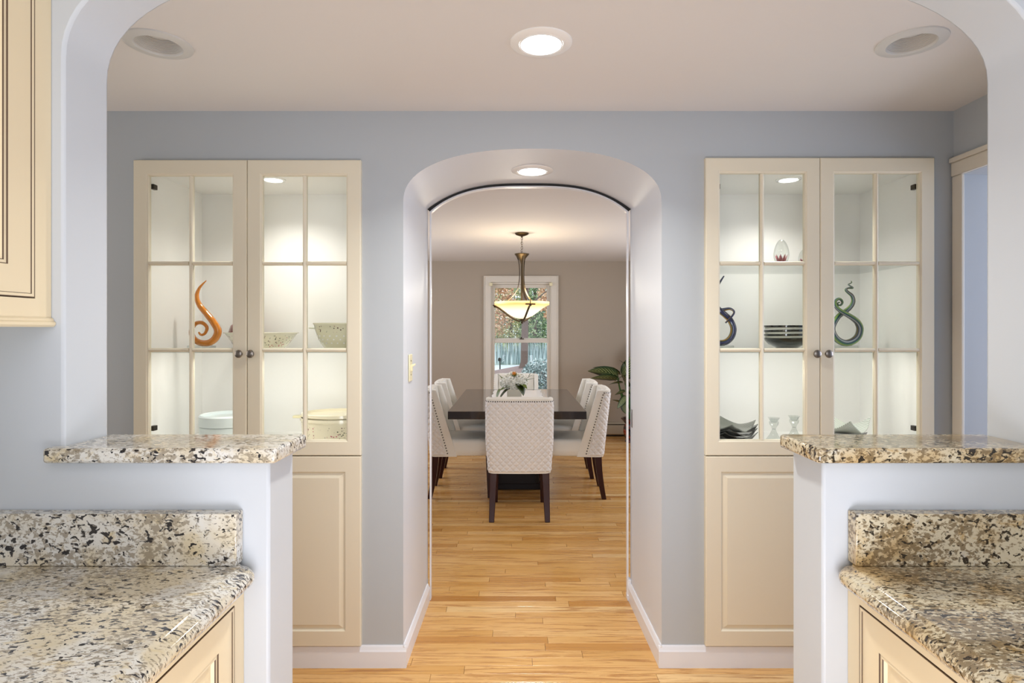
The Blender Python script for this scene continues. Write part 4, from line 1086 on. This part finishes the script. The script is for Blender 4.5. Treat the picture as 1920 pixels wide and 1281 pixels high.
pl((1164,703),(1110,690),7.3,7.2,.12,.5,.6)
pl((1190,700),(1235,690),7.2,7.0,.15,.5,.5)
pl((1200,690),(1240,665),7.3,7.2,.16,.4,.3)
pl((1210,715),(1250,720),7.2,7.0,.14,.5,.3)
pl((1190,682),(1200,645),7.3,7.4,.15,.2,.9)
# ------------------------------------------------------------------ OUTSIDE
GZ = -1.6
tag(MB().box(-80,80,7.9,38,GZ-.3,GZ).box(-80,80,50,160,GZ-.3,GZ+.01).build('ground', 'grass'), kind='structure')
tag(MB().box(-80,80,38,50,GZ-.3,GZ+.005).build('road', 'asphalt'), kind='structure')
mb = MB(); n = 30; vs = []; fs = []
for j in range(n+1):
    for i in range(n+1):
        x = -8+18*i/n; y_ = 7.8+17*j/n
        top = lerp_(-.42, .10, min(1, (y_-7.8)/11)) + .19*max(-2, min(1.2, x+.2))*min(1, (y_-7.8)/11)
        k = max(0, min(1, (24.8-y_)/4.5)); k = k*k*(3-2*k)
        vs.append((x, y_, GZ-.02+(top-GZ)*k))
for j in range(n):
    for i in range(n): a = j*(n+1)+i; fs.append((a, a+1, a+n+2, a+n+1))
tag(mb.add(vs, fs).build('ground_mulch', 'mulch', smooth=True, normals=False), kind='structure')
def leaves(name, par, centers, count, size, mat_, seed):
    rg = np.random.default_rng(seed); C = np.array([c[:3] for c in centers]); Rr = np.array([c[3:] for c in centers])
    vol = Rr.prod(1); idx = rg.choice(len(C), count, p=vol/vol.sum()); d = rg.normal(size=(count,3)); d /= np.linalg.norm(d, axis=1)[:,None]
    rad = rg.uniform(.35,1,(count,1))**.5; pos = C[idx]+d*Rr[idx]*rad
    a = rg.normal(size=(count,3)); a /= np.linalg.norm(a, axis=1)[:,None]; b = np.cross(a, rg.normal(size=(count,3))); b /= np.linalg.norm(b, axis=1)[:,None]
    s_ = (size*rg.uniform(.6,1.3,(count,1))); Vv = np.stack([pos-a*s_, pos+b*s_*.6, pos+a*s_, pos-b*s_*.6], 1).reshape(-1,3)
    me = bpy.data.meshes.new(name); me.vertices.add(count*4); me.vertices.foreach_set('co', Vv.ravel())
    me.loops.add(count*4); me.loops.foreach_set('vertex_index', np.arange(count*4, dtype=np.int32))
    me.polygons.add(count); me.polygons.foreach_set('loop_start', np.arange(0, count*4, 4, dtype=np.int32)); me.polygons.foreach_set('loop_total', np.full(count, 4, dtype=np.int32))
    me.update(); me.validate(); me.materials.append(MAT[mat_]); o = bpy.data.objects.new(name, me); COL.objects.link(o); o.parent = par
    tag(o, kind='stuff'); return o
def tree(px, Y, trunk_r, hgt, crowns, mat_, count, size, label, seed, lean=0, zb=GZ):
    x = (px-966)*Y/F; root = thing('tree', label, 'tree', (x, Y, zb-.02), 0)
    rg = random.Random(seed)
    mb = MB().tube([(0,0,0),(lean*.1,0,.25),(lean*.3,0,hgt*.3),(lean*.7,0,hgt*.7),(lean,0,hgt)], [trunk_r*1.7,trunk_r*1.1,trunk_r*.95,trunk_r*.7,trunk_r*.3], 12)
    for k in range(5):
        a = rg.random()*6.28; z = hgt*rg.uniform(.35,.8); l_ = hgt*.3
        mb.tube([(lean*z/hgt,0,z),(lean*z/hgt+math.cos(a)*l_*.5,math.sin(a)*l_*.5,z+l_*.35),(lean*z/hgt+math.cos(a)*l_,math.sin(a)*l_,z+l_*.6)], [trunk_r*.35,trunk_r*.2,trunk_r*.08], 6)
    mb.build('trunk', 'bark', root, smooth=True); leaves('foliage', root, crowns, count, size, mat_, seed)
tree(982, 19, .11, 5.5, [(0,0,4.6,1.6,2,1.2),(-1,0,4.2,1.0,1.2,.7),(1.1,0,4.3,1.1,1.2,.8)], 'leaf_yellow', 2100, 0.062, 'tree with a broad dark trunk standing in the mulch bed outside the window', 1, .15, .10)
tree(915, 52, .2, 9, [(0,0,5.2,2.6,1.5,3.2)], 'leaf_orange', 3360, 0.125, 'russet-leaved tree across the road, left side of the window', 2)
tree(958, 60, .2, 9, [(0,0,4.6,2.6,1.5,4.0)], 'leaf_yellow', 3780, 0.150, 'yellow-green tree across the road near the window centre', 3)
tree(1003, 53, .2, 9, [(0,0,4.0,1.6,1.5,4.2)], 'leaf_green', 3780, 0.125, 'dense green tree across the road, right of the trunk', 4)
tree(1042, 46, .2, 9, [(0,0,6.0,1.5,1.5,2.6)], 'leaf_orange', 2100, 0.125, 'orange autumn tree at the upper right of the window', 5)
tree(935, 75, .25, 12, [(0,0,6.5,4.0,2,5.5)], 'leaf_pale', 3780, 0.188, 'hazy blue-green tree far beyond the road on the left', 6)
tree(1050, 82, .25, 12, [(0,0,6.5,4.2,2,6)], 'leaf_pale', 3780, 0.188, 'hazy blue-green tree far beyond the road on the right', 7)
tree(993, 70, .25, 10, [(0,0,3.6,1.9,1.5,3.6)], 'leaf_dark', 2940, 0.163, 'dark slender tree mass behind the yellow tree', 10)
def bush(px, Y, r, hgt, mat_, count, label, seed, zb):
    x = (px-966)*Y/F; root = thing('bush', label, 'bush', (x, Y, zb))
    mb = MB()
    for k in range(6):
        a = k*1.05; mb.tube([(0,0,0),(math.cos(a)*r*.4,math.sin(a)*r*.4,hgt*.5),(math.cos(a)*r*.6,math.sin(a)*r*.6,hgt*.85)], [.02,.012,.005], 6)
    mb.build('branches', 'bark', root); leaves('foliage', root, [(0,0,hgt*.55,r,r,hgt*.52)], count, .028, mat_, seed)
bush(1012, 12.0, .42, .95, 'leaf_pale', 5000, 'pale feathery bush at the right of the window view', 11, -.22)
bush(1015, 10.2, .34, .62, 'leaf_dark', 5000, 'dark green shrub low against the window on the right', 12, -.36)
bush(1000, 13.5, .28, .42, 'leaf_green', 3000, 'small green shrub beside the tree trunk', 13, -.16)
# fence-like tall grass across the road
mb = MB(); rg = random.Random(5)
for k in range(900):
    x = rg.uniform(-6, 3); y_ = rg.uniform(50.2, 50.9); h_ = rg.uniform(1.0, 2.4); mb.add([(x,y_,GZ),(x+.12,y_,GZ),(x+.06+rg.uniform(-.15,.15),y_,GZ+h_)], [(0,1,2)])
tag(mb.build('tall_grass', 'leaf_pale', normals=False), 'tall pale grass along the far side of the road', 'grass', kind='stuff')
# mailbox
root = thing('mailbox', 'black mailbox on a post beside the road outside', 'mailbox', ((937.5-966)*37/F, 37, GZ))
MB().box(-.04,.04,-.04,.04,0,1.02).build('post', 'mailbox', root, bevel=.004)
arch_p = [(-.09,0),(.09,0),(.09,.12)]+[(.09*math.cos(a), .12+.09*math.sin(a)) for a in np.linspace(0, PI, 9)[1:-1]]+[(-.09,.12)]
o = MB().prism([(x-.03, z+1.02) for x, z in arch_p], 'y', -.22, .22).build('box', 'mailbox', root)
MB().box(.062,.072,-.1,-.07,1.1,1.22).build('flag', 'ruby_glass', root)
# car
root = thing('car', 'pale blue car parked beyond the trunk, half hidden by shrubs', 'car', ((1052-966)*40/F, 40, GZ+.005))
bd = [(-2.1,.3),(-2.15,.62),(-1.9,.82),(-1.1,.9),(-.55,1.38),(.75,1.42),(1.35,.95),(2.0,.85),(2.12,.6),(2.1,.3)]
MB().prism(bd, 'y', -.85, .85).build('body', 'car_blue', root, bevel=.06)
MB().prism([(-.95,.93),(-.48,1.32),(.1,1.34),(.1,.93)], 'y', -.87, .87).prism([(.17,.93),(.17,1.34),(.7,1.34),(1.15,.95)], 'y', -.87, .87).build('side_window', 'car_glass', root)
for sx_ in (-1.35, 1.35):
    for sy_ in (-.78, .78):
        o = MB().lathe([(.30,-.1),(.33,-.08),(.33,.08),(.30,.1)], 20).build('wheel', 'black', root, smooth=True); o.location = (sx_, sy_, .33); o.rotation_euler = (PI/2, 0, 0)
